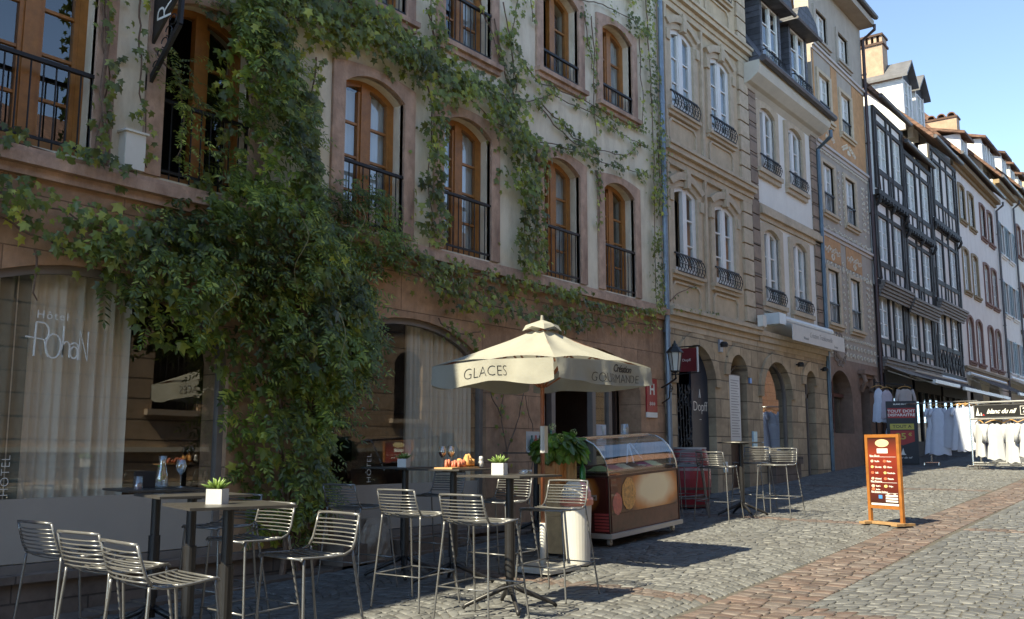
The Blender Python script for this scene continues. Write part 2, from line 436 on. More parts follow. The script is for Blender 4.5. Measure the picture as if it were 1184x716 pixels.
def shell(mb, x0, x1, zb, zt, depth, Y=None, th=.35, mi=1, back=True):
    """side walls, back wall and a dark lining behind the front wall"""
    Y = W if Y is None else Y
    mb.box(x0, x0+.2, Y+th+.002, Y+depth, zb, zt); mb.box(x1-.2, x1, Y+th+.002, Y+depth, zb, zt)
    mb.box(x0+.2, x1-.2, Y+depth-.2, Y+depth, zb, zt)
    return mb
def lining(mb, x0, x1, zb, zt, Y=None, d=1.3, m=1):
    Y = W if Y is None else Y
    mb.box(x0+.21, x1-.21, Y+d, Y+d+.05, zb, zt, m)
def gable_roof(root, x0, x1, ze, eaveY, depth, pitch, m, name='roof', Y=None, th=.16, soffit=None):
    Y = W if Y is None else Y
    ym = Y+depth/2; yb = Y+depth+.3; zr = ze+(ym-eaveY)*pitch
    mb = MB(); vs = []
    for x in (x0,x1):
        vs += [(x,eaveY,ze),(x,ym,zr),(x,yb,ze-.0),(x,eaveY,ze+th),(x,ym,zr+th*1.3),(x,yb,ze+th)]
    mb.add(vs, [(0,6,7,1),(1,7,8,2),(3,4,10,9),(4,5,11,10),(0,3,9,6),(2,8,11,5),(0,1,4,3),(1,2,5,4),(6,9,10,7),(7,10,11,8)])
    o = part(name, mb, m, root)
    g = MB(); g.tube([(x0,eaveY-.05,ze+.06),(x1,eaveY-.05,ze+.06)], .07, 8); part('gutter', g, M_dzinc, root)
    if soffit:
        s = MB(); s.box(x0+.01,x1-.01,eaveY+.03,Y-.002,ze-.06,ze-.01); part('soffit', s, soffit, root)
    return o, zr
def downpipe(root, x, z0, z1, m=None, Y=None, offs=None):
    mb = MB(); y = (W if Y is None else Y)-.09
    pts = ([(x+offs[0], y-offs[1], z1+.35),(x+offs[0]*.9, y-offs[1], z1+.2)] if offs else [])+[(x,y,z1),(x,y,z0)]
    mb.tube(pts, .05, 8)
    z = z0+.8
    while z < z1: mb.tube([(x,y,z),(x,y,z+.05)], .06, 8); mb.box(x-.015,x+.015,y,y+.085,z+.01,z+.04); z += 2.1
    return part('downpipe', mb, m or M_zinc, root)
def molding(root, name, x0, x1, z, steps, m, Y=None):
    """stepped string course: steps = [(z offset low, z offset high, proud)]"""
    Y = W if Y is None else Y; mb = MB()
    for a,b,p in steps: mb.box(x0, x1, Y-p, Y+.02, z+a, z+b-.001)
    return part(name, mb, m, root)
# ------------------------------------------------------------------ sky, sun, camera
world = bpy.data.worlds.new('World'); scene.world = world; world.use_nodes = True
wt = world.node_tree; bg = wt.nodes['Background']
sky = wt.nodes.new('ShaderNodeTexSky'); sky.sky_type = 'NISHITA'; sky.sun_disc = False
SUN = Vector((-.87, .18, 1.0)).normalized()
sky.sun_elevation = math.asin(SUN.z); sky.sun_rotation = math.atan2(SUN.x, SUN.y)
sky.air_density = .4; sky.dust_density = .0; sky.ozone_density = 3; sky.altitude = 2500
wt.links.new(sky.outputs[0], bg.inputs[0]); bg.inputs[1].default_value = .15
sd = bpy.data.lights.new('sun', 'SUN'); sd.energy = 2.0; sd.angle = math.radians(.53); sd.color = (1,.975,.95)
so = bpy.data.objects.new('sun', sd); COL.objects.link(so); so.rotation_euler = (-SUN).to_track_quat('-Z','Y').to_euler(); so.location = (-20,5,30)
scene.view_settings.view_transform = 'Standard'; scene.view_settings.look = 'None'; scene.view_settings.gamma = 1
scene.view_settings.exposure = 2.6; scene.view_settings.use_white_balance = True; scene.view_settings.white_balance_temperature = 8900; scene.view_settings.white_balance_tint = 0; scene.view_settings.use_curve_mapping = False
cd = bpy.data.cameras.new('camera'); cam = bpy.data.objects.new('camera', cd); COL.objects.link(cam); scene.camera = cam
cd.sensor_fit = 'HORIZONTAL'; cd.sensor_width = 36; cd.lens = 36*1110/1184; cd.clip_end = 2000; cd.clip_start = .05
p_ = math.atan(162/1110.); th_ = math.atan(838/math.hypot(1110,162))
hd = Vector((math.cos(th_), math.sin(th_), 0)); rt = Vector((math.sin(th_), -math.cos(th_), 0))
fw_ = hd*math.cos(p_)+Vector((0,0,math.sin(p_))); up_ = -hd*math.sin(p_)+Vector((0,0,math.cos(p_)))
cam.matrix_world = Matrix(((rt.x,up_.x,-fw_.x,0),(rt.y,up_.y,-fw_.y,0),(rt.z,up_.z,-fw_.z,1.55),(0,0,0,1)))
scene.cycles.use_denoising = True; scene.cycles.max_bounces = 8; scene.cycles.transparent_max_bounces = 16
scene.cycles.diffuse_bounces = 4; scene.cycles.glossy_bounces = 4; scene.cycles.caustics_reflective = False; scene.cycles.caustics_refractive = False
scene.cycles.sample_clamp_indirect = 6

# ------------------------------------------------------------------ ground
M_joint = mat('joint_sand', (.065,.06,.052), .95, .3, 9, .004, 60)
M_sett  = mat('grey_granite_setts', (.103,.105,.106), .62, .22, 9, .003, 55, stain=.5, stain_col=(.075,.068,.06), island=.28)
M_sett2 = mat('worn_grey_setts', (.094,.096,.098), .6, .22, 9, .003, 55, stain=.55, stain_col=(.06,.057,.052), island=.26)
M_settr = mat('reddish_setts', (.100,.076,.068), .65, .25, 9, .003, 55, stain=.5, stain_col=(.07,.048,.04), island=.3)
M_far   = mat('far_paving', (.12,.115,.108), .75, .3, 5, .01, 12, stain=.5, stain_col=(.11,.1,.09))
g = MB(); xs = [-400,-12,0,8,16,24,32,48,64,90,600]; ys = [-400,-20,-2.35,2,5,W+.3,30,400]
for x in xs:
    for y in ys: g.v.append((x,y,gz(x)))
for i in range(len(xs)-1):
    for j in range(len(ys)-1):
        a = i*len(ys)+j; g.f.append((a,a+len(ys),a+len(ys)+1,a+1)); g.m.append(0)
go = link('ground', g.mesh('ground', M_joint)); tag(go, kind='structure')

def sett(mb, cs, h=.009):
    """one domed paving stone over its four corners (x, y)"""
    cx = sum(c[0] for c in cs)/4; cy = sum(c[1] for c in cs)/4
    dz = random.uniform(-.004,.004)+.003*noise.noise((cx*1.1,cy*1.1,0)); tx = random.uniform(-.035,.035); ty = random.uniform(-.035,.035)
    def P(c, k, z): x = cx+(c[0]-cx)*k; y = cy+(c[1]-cy)*k; return (x,y,gz(x)+z+(0 if z<=0 else dz+tx*(x-cx)+ty*(y-cy)))
    q = []
    for i in range(4):                       # eight-sided so that corners are worn round
        a = cs[i]; b = cs[(i+1)%4]; q += [(a[0]+(b[0]-a[0])*.12,a[1]+(b[1]-a[1])*.12),(a[0]+(b[0]-a[0])*.88,a[1]+(b[1]-a[1])*.88)]
    n = len(mb.v)
    mb.v += [P(c,1,-.004) for c in q]+[P(c,.965,h*.75) for c in q]+[P(c,.86,h) for c in q]
    for r in (0,8):
        for i in range(8): mb.f.append((n+r+i,n+r+(i+1)%8,n+r+8+(i+1)%8,n+r+8+i)); mb.m.append(0)
    mb.f.append(tuple(n+16+i for i in range(8))); mb.m.append(0)
def cross_band(x, y):
    for x0 in (1.6, 7.6, 13.35, 19.1, 25.2, 31):
        if abs(x-(x0-.25*(5-y)*.3)) < .14: return True
    return False
near = MB(); red = MB(); other = MB()
def lane(ya, yb, xa, xb, px, n, A, tgt, gap=.008):
    rows = int((xb-xa)/px); wy = yb-ya
    for i in range(rows):
        cuts = [0]
        for k in range(n): cuts.append(cuts[-1]+random.uniform(.7,1.3))
        cuts = [c/cuts[-1] for c in cuts]
        def X(v, e): return xa+(i+e)*px + A*(1-(2*v-1)**2) + .02*noise.noise((v*3+ya,i*.3,1))
        for k in range(n):
            v0, v1 = cuts[k]+gap/2/wy, cuts[k+1]-gap/2/wy
            j = lambda: random.uniform(-.006,.006)
            cs = [(X(v0,gap/2/px)+j(), ya+v0*wy+j()), (X(v0,1-gap/2/px)+j(), ya+v0*wy+j()), (X(v1,1-gap/2/px)+j(), ya+v1*wy+j()), (X(v1,gap/2/px)+j(), ya+v1*wy+j())]
            cx = sum(c[0] for c in cs)/4; cy = sum(c[1] for c in cs)/4
            sett(red if cross_band(cx, cy) else tgt, cs, random.uniform(.007,.012))
XE = 34
for k in range(3): lane(3.55+k*1.46, 3.55+(k+1)*1.46, -1, XE, .096, 12, .36, near)
lane(7.93, 7.95, 0, .1, .1, 1, 0, near)
for k in range(3): lane(-2.3+k*1.7, -2.3+(k+1)*1.7, -1, XE, .105, 14, .30, other)
# the flush red gutter band
for i in range(int((XE+1)/.115)):
    x = -1+i*.115; y = 2.83; 
    while y < 3.5:
        wv = random.uniform(.13,.21); 
        if y+wv > 3.44: wv = 3.53-y
        sh = .03*math.sin(x*.6)
        sett(red, [(x+.005,y+.005+sh),(x+.109,y+.005+sh),(x+.109,y+wv-.005+sh),(x+.005,y+wv-.005+sh)], random.uniform(.010,.014)); y += wv
for nm, mb, m in (('cobblestone_paving',near,M_sett),('cobblestone_paving',other,M_sett2),('red_sett_paving',red,M_settr)):
    me = mb.mesh(nm, m, True); o = link(nm, me); tag(o, kind='structure')
f = MB(); f.add([(XE,-2.3,gz(XE)+.01),(90,-2.3,gz(90)+.01),(90,W,gz(90)+.01),(XE,W,gz(XE)+.01)],[(0,1,2,3)])
tag(link('far_paving', f.mesh('far_paving', M_far)), kind='structure')

# ------------------------------------------------------------------ the ivy-clad hotel
H = thing('hotel_building', 'pink sandstone and cream building with orange wooden windows, overgrown with climbing plants', 'hotel', (0, W, 0))
AC = [-3.75, .37, 4.5, 8.62, 12.8]            # arches of the ground floor
arch = lambda c, z0=.55: arch_line(c, 2.9, z0, 3.14-z0, .72, 16, True)
lo = MB()
holes = [arch(c) for c in AC[:4]]+[arch(AC[4], gz(12.8)+.02)]
lo.wall([(-8,-.6),(15.12,-.3),(15.12,3.98),(-8,3.98)], holes, W, W+.42)
shell(lo, -8, 15.12, -.6, 3.98, 9, th=.42)
part('wall', lo, [M_sand, M_dark], H)
pl = MB(); 
for a, b in ((-8,-.1+.0),( -.0,11.33)):
    pl.box(a, b, W-.10, W-.002, -.6, .50)
pl.box(-8,11.33,W-.16,W-.002,.50,.56)
pl.box(14.27,15.1,W-.08,W-.002,0,1.1)
part('plinth', pl, M_plinth, H)
WC = [-2.1,-.4,1.55+.0,3.85,5.55,7.88,9.63,11.9,13.63]
WC = [-3.9,-2.15,.0,1.7,3.85,5.55,7.88,9.63,11.9,13.63]
up = MB(); hs = []
for i, c in enumerate(WC):
    hs.append(hole(c, 1.0, 4.1, 1.87, .17)); hs.append(hole(c, 1.0, 6.92 if i < 8 else 7.25, 1.83 if i < 8 else 1.5, .17))
up.wall([(-8,3.98),(15.12,3.98),(15.12,10.3),(-8,10.3)], hs, W+.001, W+.40)
shell(up, -8, 15.12, 3.985, 10.3, 9, th=.40)
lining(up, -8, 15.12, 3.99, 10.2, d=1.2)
up.box(-7.7,14.9,W+.41,W+1.2,3.99,4.04,1)
part('wall', up, [M_cream, M_dark], H)
molding(H, 'string_course', -8, 15.12, 3.98, [(-.16,-.08,.06),(-.08,.02,.14),(.02,.07,.10)], M_trim)
molding(H, 'cornice', -8, 15.12, 10.1, [(-.1,.05,.08),(.05,.2,.16),(.2,.32,.24)], M_trim)
gable_roof(H, -8, 15.12, 10.42, W-.25, 9, 1.0, M_tile)
RC = ['sides','full','right','left','full']
for i, c in enumerate(WC):
    op = (i == 5)
    cu = {4:None,5:None,6:'full',7:'full',8:'sides',9:'left'}.get(i,'full')
    window(H, c, 4.1, 1.0, 1.87, .17, M_teak, .075, 4, 1, opened=op, curtain=cu, sur=M_trim, t=.19, proud=.035, sill=.0, rec=.2, rail='bars', rail_h=.78, rail_w=1.0)
    z0, hh = (6.92,1.83) if i < 8 else (7.25,1.5)
    window(H, c, z0, 1.0, hh, .17, M_teak, .07, 4 if i<8 else 3, 1, opened=(i==8), curtain=RC[i%5] if i!=8 else None, sur=M_trim, t=.17, proud=.035, sill=.07, rec=.2, rail='bars', rail_h=.72 if i<8 else .36, rail_w=1.0)
# big arched shop windows
for i, c in enumerate(AC[:4]):
    fr = MB(); line = arch(c); inn = inset(line, .07)
    fr.ring(line, inn, W+.06, W+.13); fr.box(c-1.45,c+1.45,W+.059,W+.131,.55,.62)
    xm = 4.96 if i==2 else c+.37
    o = part('shop_window', fr, M_frame2, H)
    gl = MB(); ll = inset(line,.05); gl.add([(x,W+.1,z) for x,z in ll],[tuple(range(len(ll)))]); part('pane', gl, M_shop, o)
    ff = MB(); ff.box(c-1.39,c+1.39,W+.088,W+.092,.63,1.15); part('frosted_strip', ff, M_mfrost, o)
    cv = MB(); n = 120; a, b = {2:(3.0,4.98), 3:(8.75,9.98)}.get(i,(c-1.3,c+.2))
    vs = []
    for k in range(n+1):
        x = a+(b-a)*k/n; y = W+.22+.035*math.sin(k*.55+math.sin(k*.13)*2)+.02*math.sin(k*1.3)
        vs += [(x,y,.5),(x,y,3.2)]
    cv.add(vs, [(2*k,2*k+2,2*k+3,2*k+1) for k in range(n)]); part('curtain', cv, M_sheer, o, smooth=True)
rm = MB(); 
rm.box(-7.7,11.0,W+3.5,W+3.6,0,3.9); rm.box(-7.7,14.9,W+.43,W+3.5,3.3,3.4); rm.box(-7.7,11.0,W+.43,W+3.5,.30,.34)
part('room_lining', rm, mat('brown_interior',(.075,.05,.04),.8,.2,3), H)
# second, darker drape at the far left of the first window
dr = MB(); n = 60; vs = []
for k in range(n+1):
    x = 3.08+(4.02-3.08)*k/n; y = W+.20+.04*math.sin(k*.6); vs += [(x,y,.5),(x,y,3.2)]
dr.add(vs,[(2*k,2*k+2,2*k+3,2*k+1) for k in range(n)]); part('curtain', dr, mat('dark_green_drape',(.14,.15,.12),.9), H, smooth=True)
# entrance arch
en = MB(); z0 = gz(12.8)
en.box(11.37,14.23,W+1.7,W+1.75,z0,3.3,0); en.box(11.37,11.42,W+.45,W+1.7,z0,3.3,0); en.box(14.18,14.23,W+.45,W+1.7,z0,3.3,0)
part('entrance_recess', en, mat('recess_brown',(.10,.068,.052),.7,.2,3), H)
dd = MB()
dd.box(11.9,12.0,W+.2,W+.3,z0,3.1); dd.box(13.05,13.15,W+.2,W+.3,z0,3.1); dd.box(13.55,13.65,W+.2,W+.3,z0,3.1); dd.box(11.9,13.65,W+.21,W+.29,z0+2.15,z0+2.25)
dr_ = part('door', dd, M_frame2, H)
d2 = MB(); d2.box(13.16,13.54,W+.24,W+.25,z0,z0+2.1); part('pane', d2, M_shop, dr_)
pf = MB(); pf.box(12.45,12.95,W+1.6,W+1.69,1.2,2.55); pf.box(12.53,12.87,W+1.58,W+1.6,1.3,2.45,1); part('picture_frame', pf, [M_dkframe, mat('brown_print',(.16,.10,.07))], H)
nb = MB(); nb.box(13.2,13.5,W+.225,W+.235,1.62,1.95); part('notice', nb, mat('pale_notice',(.5,.52,.56)), dr_)
# second-hand details on the facade
wb = MB(); wb.box(4.63,4.83,W-.12,W-.002,4.08,4.42); wb.box(4.61,4.85,W-.14,W-.002,4.42,4.44)
solo('meter_box', wb, mat('ivory_metal',(.66,.63,.55),.5,.06), 'ivory metal box fixed to the wall between two orange windows', 'wall box')
# logo on the first shop window
lg = MB()
def stroke(pts, r=.008):
    lg.tube([(3.94+a*.56, W+.052, 2.32+b*.30) for a,b in pts], r, 5)
arc = lambda cx,cz,rx,rz,a0,a1,n=14: [(cx+rx*math.cos(math.radians(a0+(a1-a0)*i/n)), cz+rz*math.sin(math.radians(a0+(a1-a0)*i/n))) for i in range(n+1)]
stroke([(.14,.02),(.15,.98)]); stroke([(.15,.98)]+arc(.25,.72,.1,.25,90,-60)); stroke([(.0,.55),(.28,.5),(.36,.02)])
stroke(arc(.43,.34,.12,.34,0,360,24)); stroke([(.58,.05),(.58,.95)]); stroke([(.58,.1)]+arc(.635,.3,.055,.2,180,0)+[(.69,.05)])
stroke(arc(.76,.2,.06,.17,0,360,18)); stroke([(.7,.42)]+arc(.765,.36,.06,.12,120,0)+[(.825,.0)])
stroke([(.84,.0),(.84,.85),(.98,.0),(.98,.85)])
for a in (.52,.64,.78,.9): lg.lathe([(.008,0),(.008,.004)],6,(3.94+a*.56,W+.052,2.32+.36))
t = text_mb('Hôtel', .10, .001, 0, 1.25, align='LEFT'); place(t, (4.02,W+.052,2.68), (1,0,0), (0,0,1)); lg.add(t.v, t.f)
t = text_mb('HÔTEL', .10, .001, -.002, 1.1); place(t, (3.86,W+.052,1.34), (0,0,1), (-1,0,0)); lg.add(t.v, t.f)
t = text_mb('HÔTEL', .10, .001, -.002, 1.1); place(t, (7.97,W+.052,1.34), (0,0,1), (-1,0,0)); lg.add(t.v, t.f)
part('window_lettering', lg, M_letter, H)
# projecting sign
PS = thing('projecting_sign', 'black hanging sign board with white lettering on an iron bracket, high on the ivy wall', 'sign', (4.9, W, 5.0))
b = MB(); b.bar((4.9,W,4.98),(4.9,W-.45,5.45),.035,.05); b.bar((4.9,W-.45,5.45),(4.9,W-.52,7.0),.035,.05)
b.box(4.86,4.94,W-.03,W-.001,4.9,5.1); b.bar((4.9,W,6.9),(4.9,W-.52,6.9),.03,.04)
for k in range(5):
    cz = 5.25+k*.02; b.tube([(4.9,W-.1-.06*k+.05*math.cos(a*.5),5.13+.1*k+.05*math.sin(a*.5)) for a in range(12)],.007,4)
part('bracket', b, M_iron, PS)
bd = MB(); bd.add([(x,y,z) for x in (4.885,4.915) for y,z in ((W-.02,5.35),(W-.42,5.75),(W-.42,6.85),(W-.02,6.85))],[(0,1,2,3),(7,6,5,4),(0,4,5,1),(1,5,6,2),(2,6,7,3),(3,7,4,0)])
bo = part('sign_board', bd, M_black, PS)
tx = text_mb('ROHAN', .34, .001, -.006, 1.0); place(tx, (4.882,W-.23,6.15), (0,0,1), (0,1,0)); part('lettering', tx, M_letter, bo)
# hotel star plate by the entrance, seen under the parasol
sp = thing('hotel_plate', 'small red plate with a white H and stars beside the entrance', 'plate', (14.6,W,2.2))
q = MB(); q.box(14.42,14.78,W-.03,W-.004,2.18,2.75); part('panel', q, mat('dark_red_enamel',(.38,.025,.03),.35,.05), sp)
q = MB(); q.box(14.42,14.78,W-.031,W-.003,2.09,2.178); part('lower_strip', q, M_letter, sp)
tx = text_mb('H',.26,.001,.006); place(tx,(14.6,W-.034,2.56),(1,0,0),(0,0,1)); t2 = text_mb('***',.16,.001); place(t2,(14.6,W-.034,2.29),(1,0,0),(0,0,1)); tx.add(t2.v,t2.f); part('lettering', tx, M_letter, sp)
downpipe(H, 15.10, .7, 10.2)
# floor vents, kerb stones and the old gargoyle-like stone at the foot of the wall
ks = MB()
for i in range(46):
    x = -6+i*.42; ks.box(x+.005,x+.415,W-.42,W-.12,gz(x)-.1,gz(x)+.045)
tag(link('kerb', ks.mesh('kerb', M_plinth)), kind='structure')

# ------------------------------------------------------------------ the building across the street (what the glass reflects)
O = thing('palace_building', 'coursed sandstone building across the street, seen only as a reflection in the large arched glass', 'building', (0,-2.35,0))
ow = MB(); YS = -2.35
def hole_o(c, z0, w, h): return arch_line(c, w, z0, h, .35, 8)
hs = [hole_o(c, 2.4, 1.15, 1.9) for c in (-10,-2.5,5.0,12.45,19.85,27.3)]
ow.wall([(-14,-1),(34,-1),(34,6.9),(-14,6.9)], hs, YS-.5, YS)
ow.box(-13.8,33.8,YS-9,YS-8.8,-1,6.9); ow.box(-14,-13.8,YS-9,YS-.502,-1,6.9); ow.box(33.8,34,YS-9,YS-.502,-1,6.9)
ow.box(-13.7,33.7,YS-1.0,YS-.95,-1,6.8,1)
part('wall', ow, [mat('palace_stone',(.42,.30,.21),.85,.15,4,.004,30,stain=.4,brick=(60,.435,.018,.06),mortar=.25), M_dark], O)
led = MB(); led.box(-14,34,YS,YS+.10,1.5,1.6); led.box(-14,34,YS,YS+.16,.78,.86); led.box(-14,34,YS,YS+.3,6.6,6.9); part('string_course', led, mat('pale_ledge',(.6,.55,.48),.8,.1), O)
for c in (-10,-2.5,5.0,12.45,19.85,27.3):
    gr = MB()
    for k in range(8): gr.tube([(c-.5+k*.143,YS-.08,2.4),(c-.5+k*.143,YS-.08,4.25)],.012,5)
    for z in (2.6,3.3,4.0): gr.box(c-.56,c+.56,YS-.1,YS-.07,z,z+.03)
    gr.box(c-.75,c+.75,YS-.1,YS+.14,2.28,2.4,1); part('window_grille', gr, [M_iron, mat('palace_trim',(.42,.33,.26),.85,.1)], O)
rf = MB(); rf.add([(-14.3,YS+.4,6.9),(34.3,YS+.4,6.9),(34.3,YS-4.5,9.8),(-14.3,YS-4.5,9.8),(34.3,YS-9.3,6.9),(-14.3,YS-9.3,6.9)],[(0,1,2,3),(3,2,4,5),(0,5,4,1)]); part('roof', rf, M_tile, O)
O2 = thing('sandstone_building', 'tall pink sandstone building across the street, mirrored in the arcade shop window', 'building', (34.2,-2.6,0))
ow = MB(); hs = []
for c in range(5):
    for z in (2.2,5.6,9.0): hs.append(arch_line(37+c*4,1.1,z+1.2,2.1,.5,6))
ow.wall([(34.2,-1),(56,-1),(56,13.5),(34.2,13.5)], hs, -3.0, -2.6); ow.box(34.2,34.4,-11,-3.01,-1,13.5); ow.box(34.4,55.9,-3.6,-3.55,-1,13.4,1); ow.box(55.8,56,-11,-3.61,-1,13.5); ow.box(34.4,55.8,-11,-10.8,-1,13.5)
part('wall', ow, [mat('salmon_stone',(.46,.24,.16),.85,.15,4,.004,30,stain=.4,brick=(.9,.4,.015,.12)), M_dark], O2)
rf = MB(); rf.add([(34,-2.2,13.5),(56.2,-2.2,13.5),(56.2,-6.8,17),(34,-6.8,17),(56.2,-11.3,13.5),(34,-11.3,13.5)],[(0,1,2,3),(3,2,4,5),(0,5,4,1)]); part('roof', rf, M_tile, O2)
# ------------------------------------------------------------------ the beige stone house (four storeys) with arcade
def arcade_holes(items): return [arch_line(c,w,z0,h,r,14,True) for c,w,z0,h,r in items]
B3 = thing('townhouse', 'beige carved stone townhouse with tall white windows beside the ivy wall', 'house', (15.14, W, 0))
mb = MB(); A3 = [(16.28,1.6,gz(16)+.02,3.46-gz(16),.75),(18.15,.86,gz(18)+.02,3.42-gz(18),.43)]
mb.wall([(15.14,-.3),(19.2,-.3),(19.2,3.82),(15.14,3.82)], arcade_holes(A3), W-.05, W+.26)
shell(mb, 15.14, 19.2, 0, 13.4, 9, th=.46)
mb.box(15.36,19,W+1.5,W+1.55,.2,3.8,1)
part('wall', mb, [M_ashlar, M_dark], B3)
mb = MB(); hs = []
W3 = [16.05, 17.78]
for z in (4.78, 7.88, 11.0):
    for c in W3: hs.append(hole(c,.96,z,1.66,.13))
mb.wall([(15.14,3.82),(19.2,3.82),(19.2,13.4),(15.14,13.4)], hs, W, W+.38)
lining(mb, 15.14, 19.2, 4, 13, d=1.0)
part('wall', mb, [M_beige, M_dark], B3)
for k,(z,h) in enumerate(((4.78,1.66),(7.88,1.66),(11.0,1.66))):
    for i,c in enumerate(W3):
        window(B3,c,z,.96,h,.13,M_wht,.082,3,1,rec=.035,opened=(k==0 and i==0),curtain=None if (k==0 and i==0) else ['sides',None,'left',None,None,'right'][(2*k+i)%6],sur=M_beige2,t=.16,proud=.05,sill=.07,key=True,rail='belly',rail_h=.36,rail_w=1.06,rail_z=-.02)
    # framed panels under the windows
    pm = MB()
    for c in W3:
        x0,x1,za,zb = c-.58,c+.58,z-.68,z-.18
        ol = [(x0+.1,za),(x0,za+.1),(x0,zb-.1),(x0+.1,zb),(x1-.1,zb),(x1,zb-.1),(x1,za+.1),(x1-.1,za)]
        il = [(a+(c-a)*.07, b+((za+zb)/2-b)*.16) for a,b in ol]
        pm.ring(ol, il, W-.035, W+.01, closed=True)
    part('panel_moulding', pm, M_beige2, B3)
    for x in (15.36, (W3[0]+W3[1])/2):
        st = MB(); st.box(x-.045,x+.045,W-.06,W+.01,z-.75,z+2.15); part('pilaster_strip', st, M_beige2, B3)
for z in (3.82, 6.88, 9.98): molding(B3,'string_course',15.16,19.2,z,[(-.12,.0,.065),(.0,.1,.10),(.1,.2,.18),(.2,.26,.22),(.26,.32,.12)],M_beige2)
qm = MB()
for x in (18.72,):
    z = 3.86
    while z < 13.2:
        if not any(abs(z+.17-q-.13) < .2 for q in (3.82,6.88,9.98)): qm.box(x,x+.46,W-.06,W+.01,z,z+.30)
        z += .335
part('quoins', qm, M_beige2, B3)
gable_roof(B3,15.14,19.2,13.4,W-.35,9,1.2,M_tile)
# arcade keystones / voussoir hoods
for c,w,z0,h,r in A3:
    v = MB(); ol = arch_line(c,w+.42,z0+h-r-.02,r+.23,r+.21,14,True)[1:-1]; il = arch_line(c,w,z0+h-r-.02,r+.02,r,14,True)[1:-1]; v.ring(ol,il,W-.09,W-.04)
    part('arch_stones', v, M_ashlar, B3)
# doors of the wine bar
dm = MB(); z0=gz(16.3)
dm.box(15.3,17.2,W+.5,W+.55,z0,3.7); d = part('door_recess', dm, mat('navy_black',(.012,.014,.02),.5,.1), B3)
nv = MB(); nv.box(16.36,17.06,W+.10,W+.14,z0+.02,3.4); dd = part('sign_panel', nv, mat('navy_panel',(.02,.03,.05),.45,.08), B3)
tx = text_mb('Dopff',.26,.001,-.003); place(tx,(16.71,W+.097,2.35),(1,0,0),(0,0,1))
t2 = text_mb('---',.09,.001); place(t2,(16.71,W+.097,2.12),(1,0,0),(0,0,1)); tx.add(t2.v,t2.f)
tx.tube([(16.67,W+.097,2.52),(16.70,W+.097,2.68),(16.73,W+.097,2.52),(16.71,W+.097,2.6)],.008,5); part('lettering', tx, M_letter, dd)
ir = MB(); rnd = random.Random(3)
for k in range(9): ir.tube([(15.52+k*.1,W+.08,z0),(15.52+k*.125,W+.18,2.75)],.008,4)
for k in range(90):
    cx = 15.55+rnd.random()*.75; cz = z0+.1+rnd.random()*1.9; r = rnd.uniform(.03,.07); a0 = rnd.random()*6
    ir.tube([(cx+r*(1-.07*a)*math.cos(a0+a*.6),W+.07,cz+r*(1-.07*a)*math.sin(a0+a*.6)) for a in range(11)],.006,4)
part('ornamental_gate', ir, mat('grey_wrought_iron',(.10,.10,.10),.5,.2,metal=.5), B3)
dm = MB(); dm.box(17.74,18.56,W+.12,W+.18,gz(18),2.98); dm.box(17.72,18.58,W+.08,W+.2,2.98,3.06,1); dm.box(17.6,18.7,W+.27,W+.28,2.9,3.6)
for k in range(5): a=PI*(k+1)/6; dm.bar((18.15,W+.14,3.06),(18.15+.4*math.cos(a),W+.14,3.06+.38*math.sin(a)),.02,.02,1)
part('door', dm, [mat('dark_brown_door',(.05,.022,.018),.5,.15), M_frame2], B3)

# ------------------------------------------------------------------ the white house with slate dormers
B4 = thing('townhouse', 'white plastered house with beige stone frames and slate dormers above a deep eave', 'house', (19.2, W, 0))
mb = MB(); A4 = [(20.2,1.66,1.42,2.02,.78),(22.24,.66,gz(22),3.38-gz(22),.33)]
mb.wall([(19.2,-.3),(23.55,-.3),(23.55,3.82),(19.2,3.82)], arcade_holes(A4), W-.051, W+.26)
shell(mb, 19.21, 23.55, 0, 9.9, 9, th=.46)
mb.box(19.4,23.3,W+2.5,W+2.55,.2,3.8,1)
part('wall', mb, [M_ashlar, M_dark], B4)
for c,w,z0,h,r in A4:
    v = MB(); ol = arch_line(c,w+.42,z0+h-r-.02,r+.23,r+.21,14,True)[1:-1]; il = arch_line(c,w,z0+h-r-.02,r+.02,r,14,True)[1:-1]; v.ring(ol,il,W-.10,W-.04)
    part('arch_stones', v, M_ashlar, B4)
mb = MB(); hs = []; W4 = [20.28, 22.02]
for z in (4.72,7.72):
    for c in W4: hs.append(hole(c,.92,z,1.68 if z<5 else 1.5,.14))
mb.wall([(19.2,3.82),(23.55,3.82),(23.55,9.9),(19.2,9.9)], hs, W+.001, W+.38)
lining(mb, 19.2, 23.55, 4, 9.8, d=1.0); part('wall', mb, [M_white, M_dark], B4)
for k,z in enumerate((4.72,7.72)):
    for i,c in enumerate(W4):
        window(B4,c,z,.92,1.68 if z<5 else 1.5,.14,M_wht,.078,3,1,opened=(k==1 and i==0),curtain='sides' if (k==0 and i==1) else None,sur=M_beige2,t=.2,proud=.05,sill=.1,rail='belly',rail_h=.34,rail_w=1.0,rec=.08)
qm = MB()
for x in (19.22,23.12):
    z = 3.86
    while z < 9.5:
        qm.box(x,x+.40,W-.05,W+.02,z,z+.32); z += .345
part('quoins', qm, M_quoin, B4)
molding(B4,'string_course',19.21,23.55,3.80,[(-.10,.02,.068),(.02,.14,.12),(.14,.24,.16)],M_beige2)
molding(B4,'string_course',19.62,23.55,6.62,[(-.06,.05,.05),(.05,.2,.12),(.2,.28,.07)],M_beige2)
ev = MB(); sec = [(W,9.35),(W-.10,9.45),(W-.2,9.48),(W-.38,9.62),(W-.42,9.75),(W-.42,9.9),(W,9.9)]
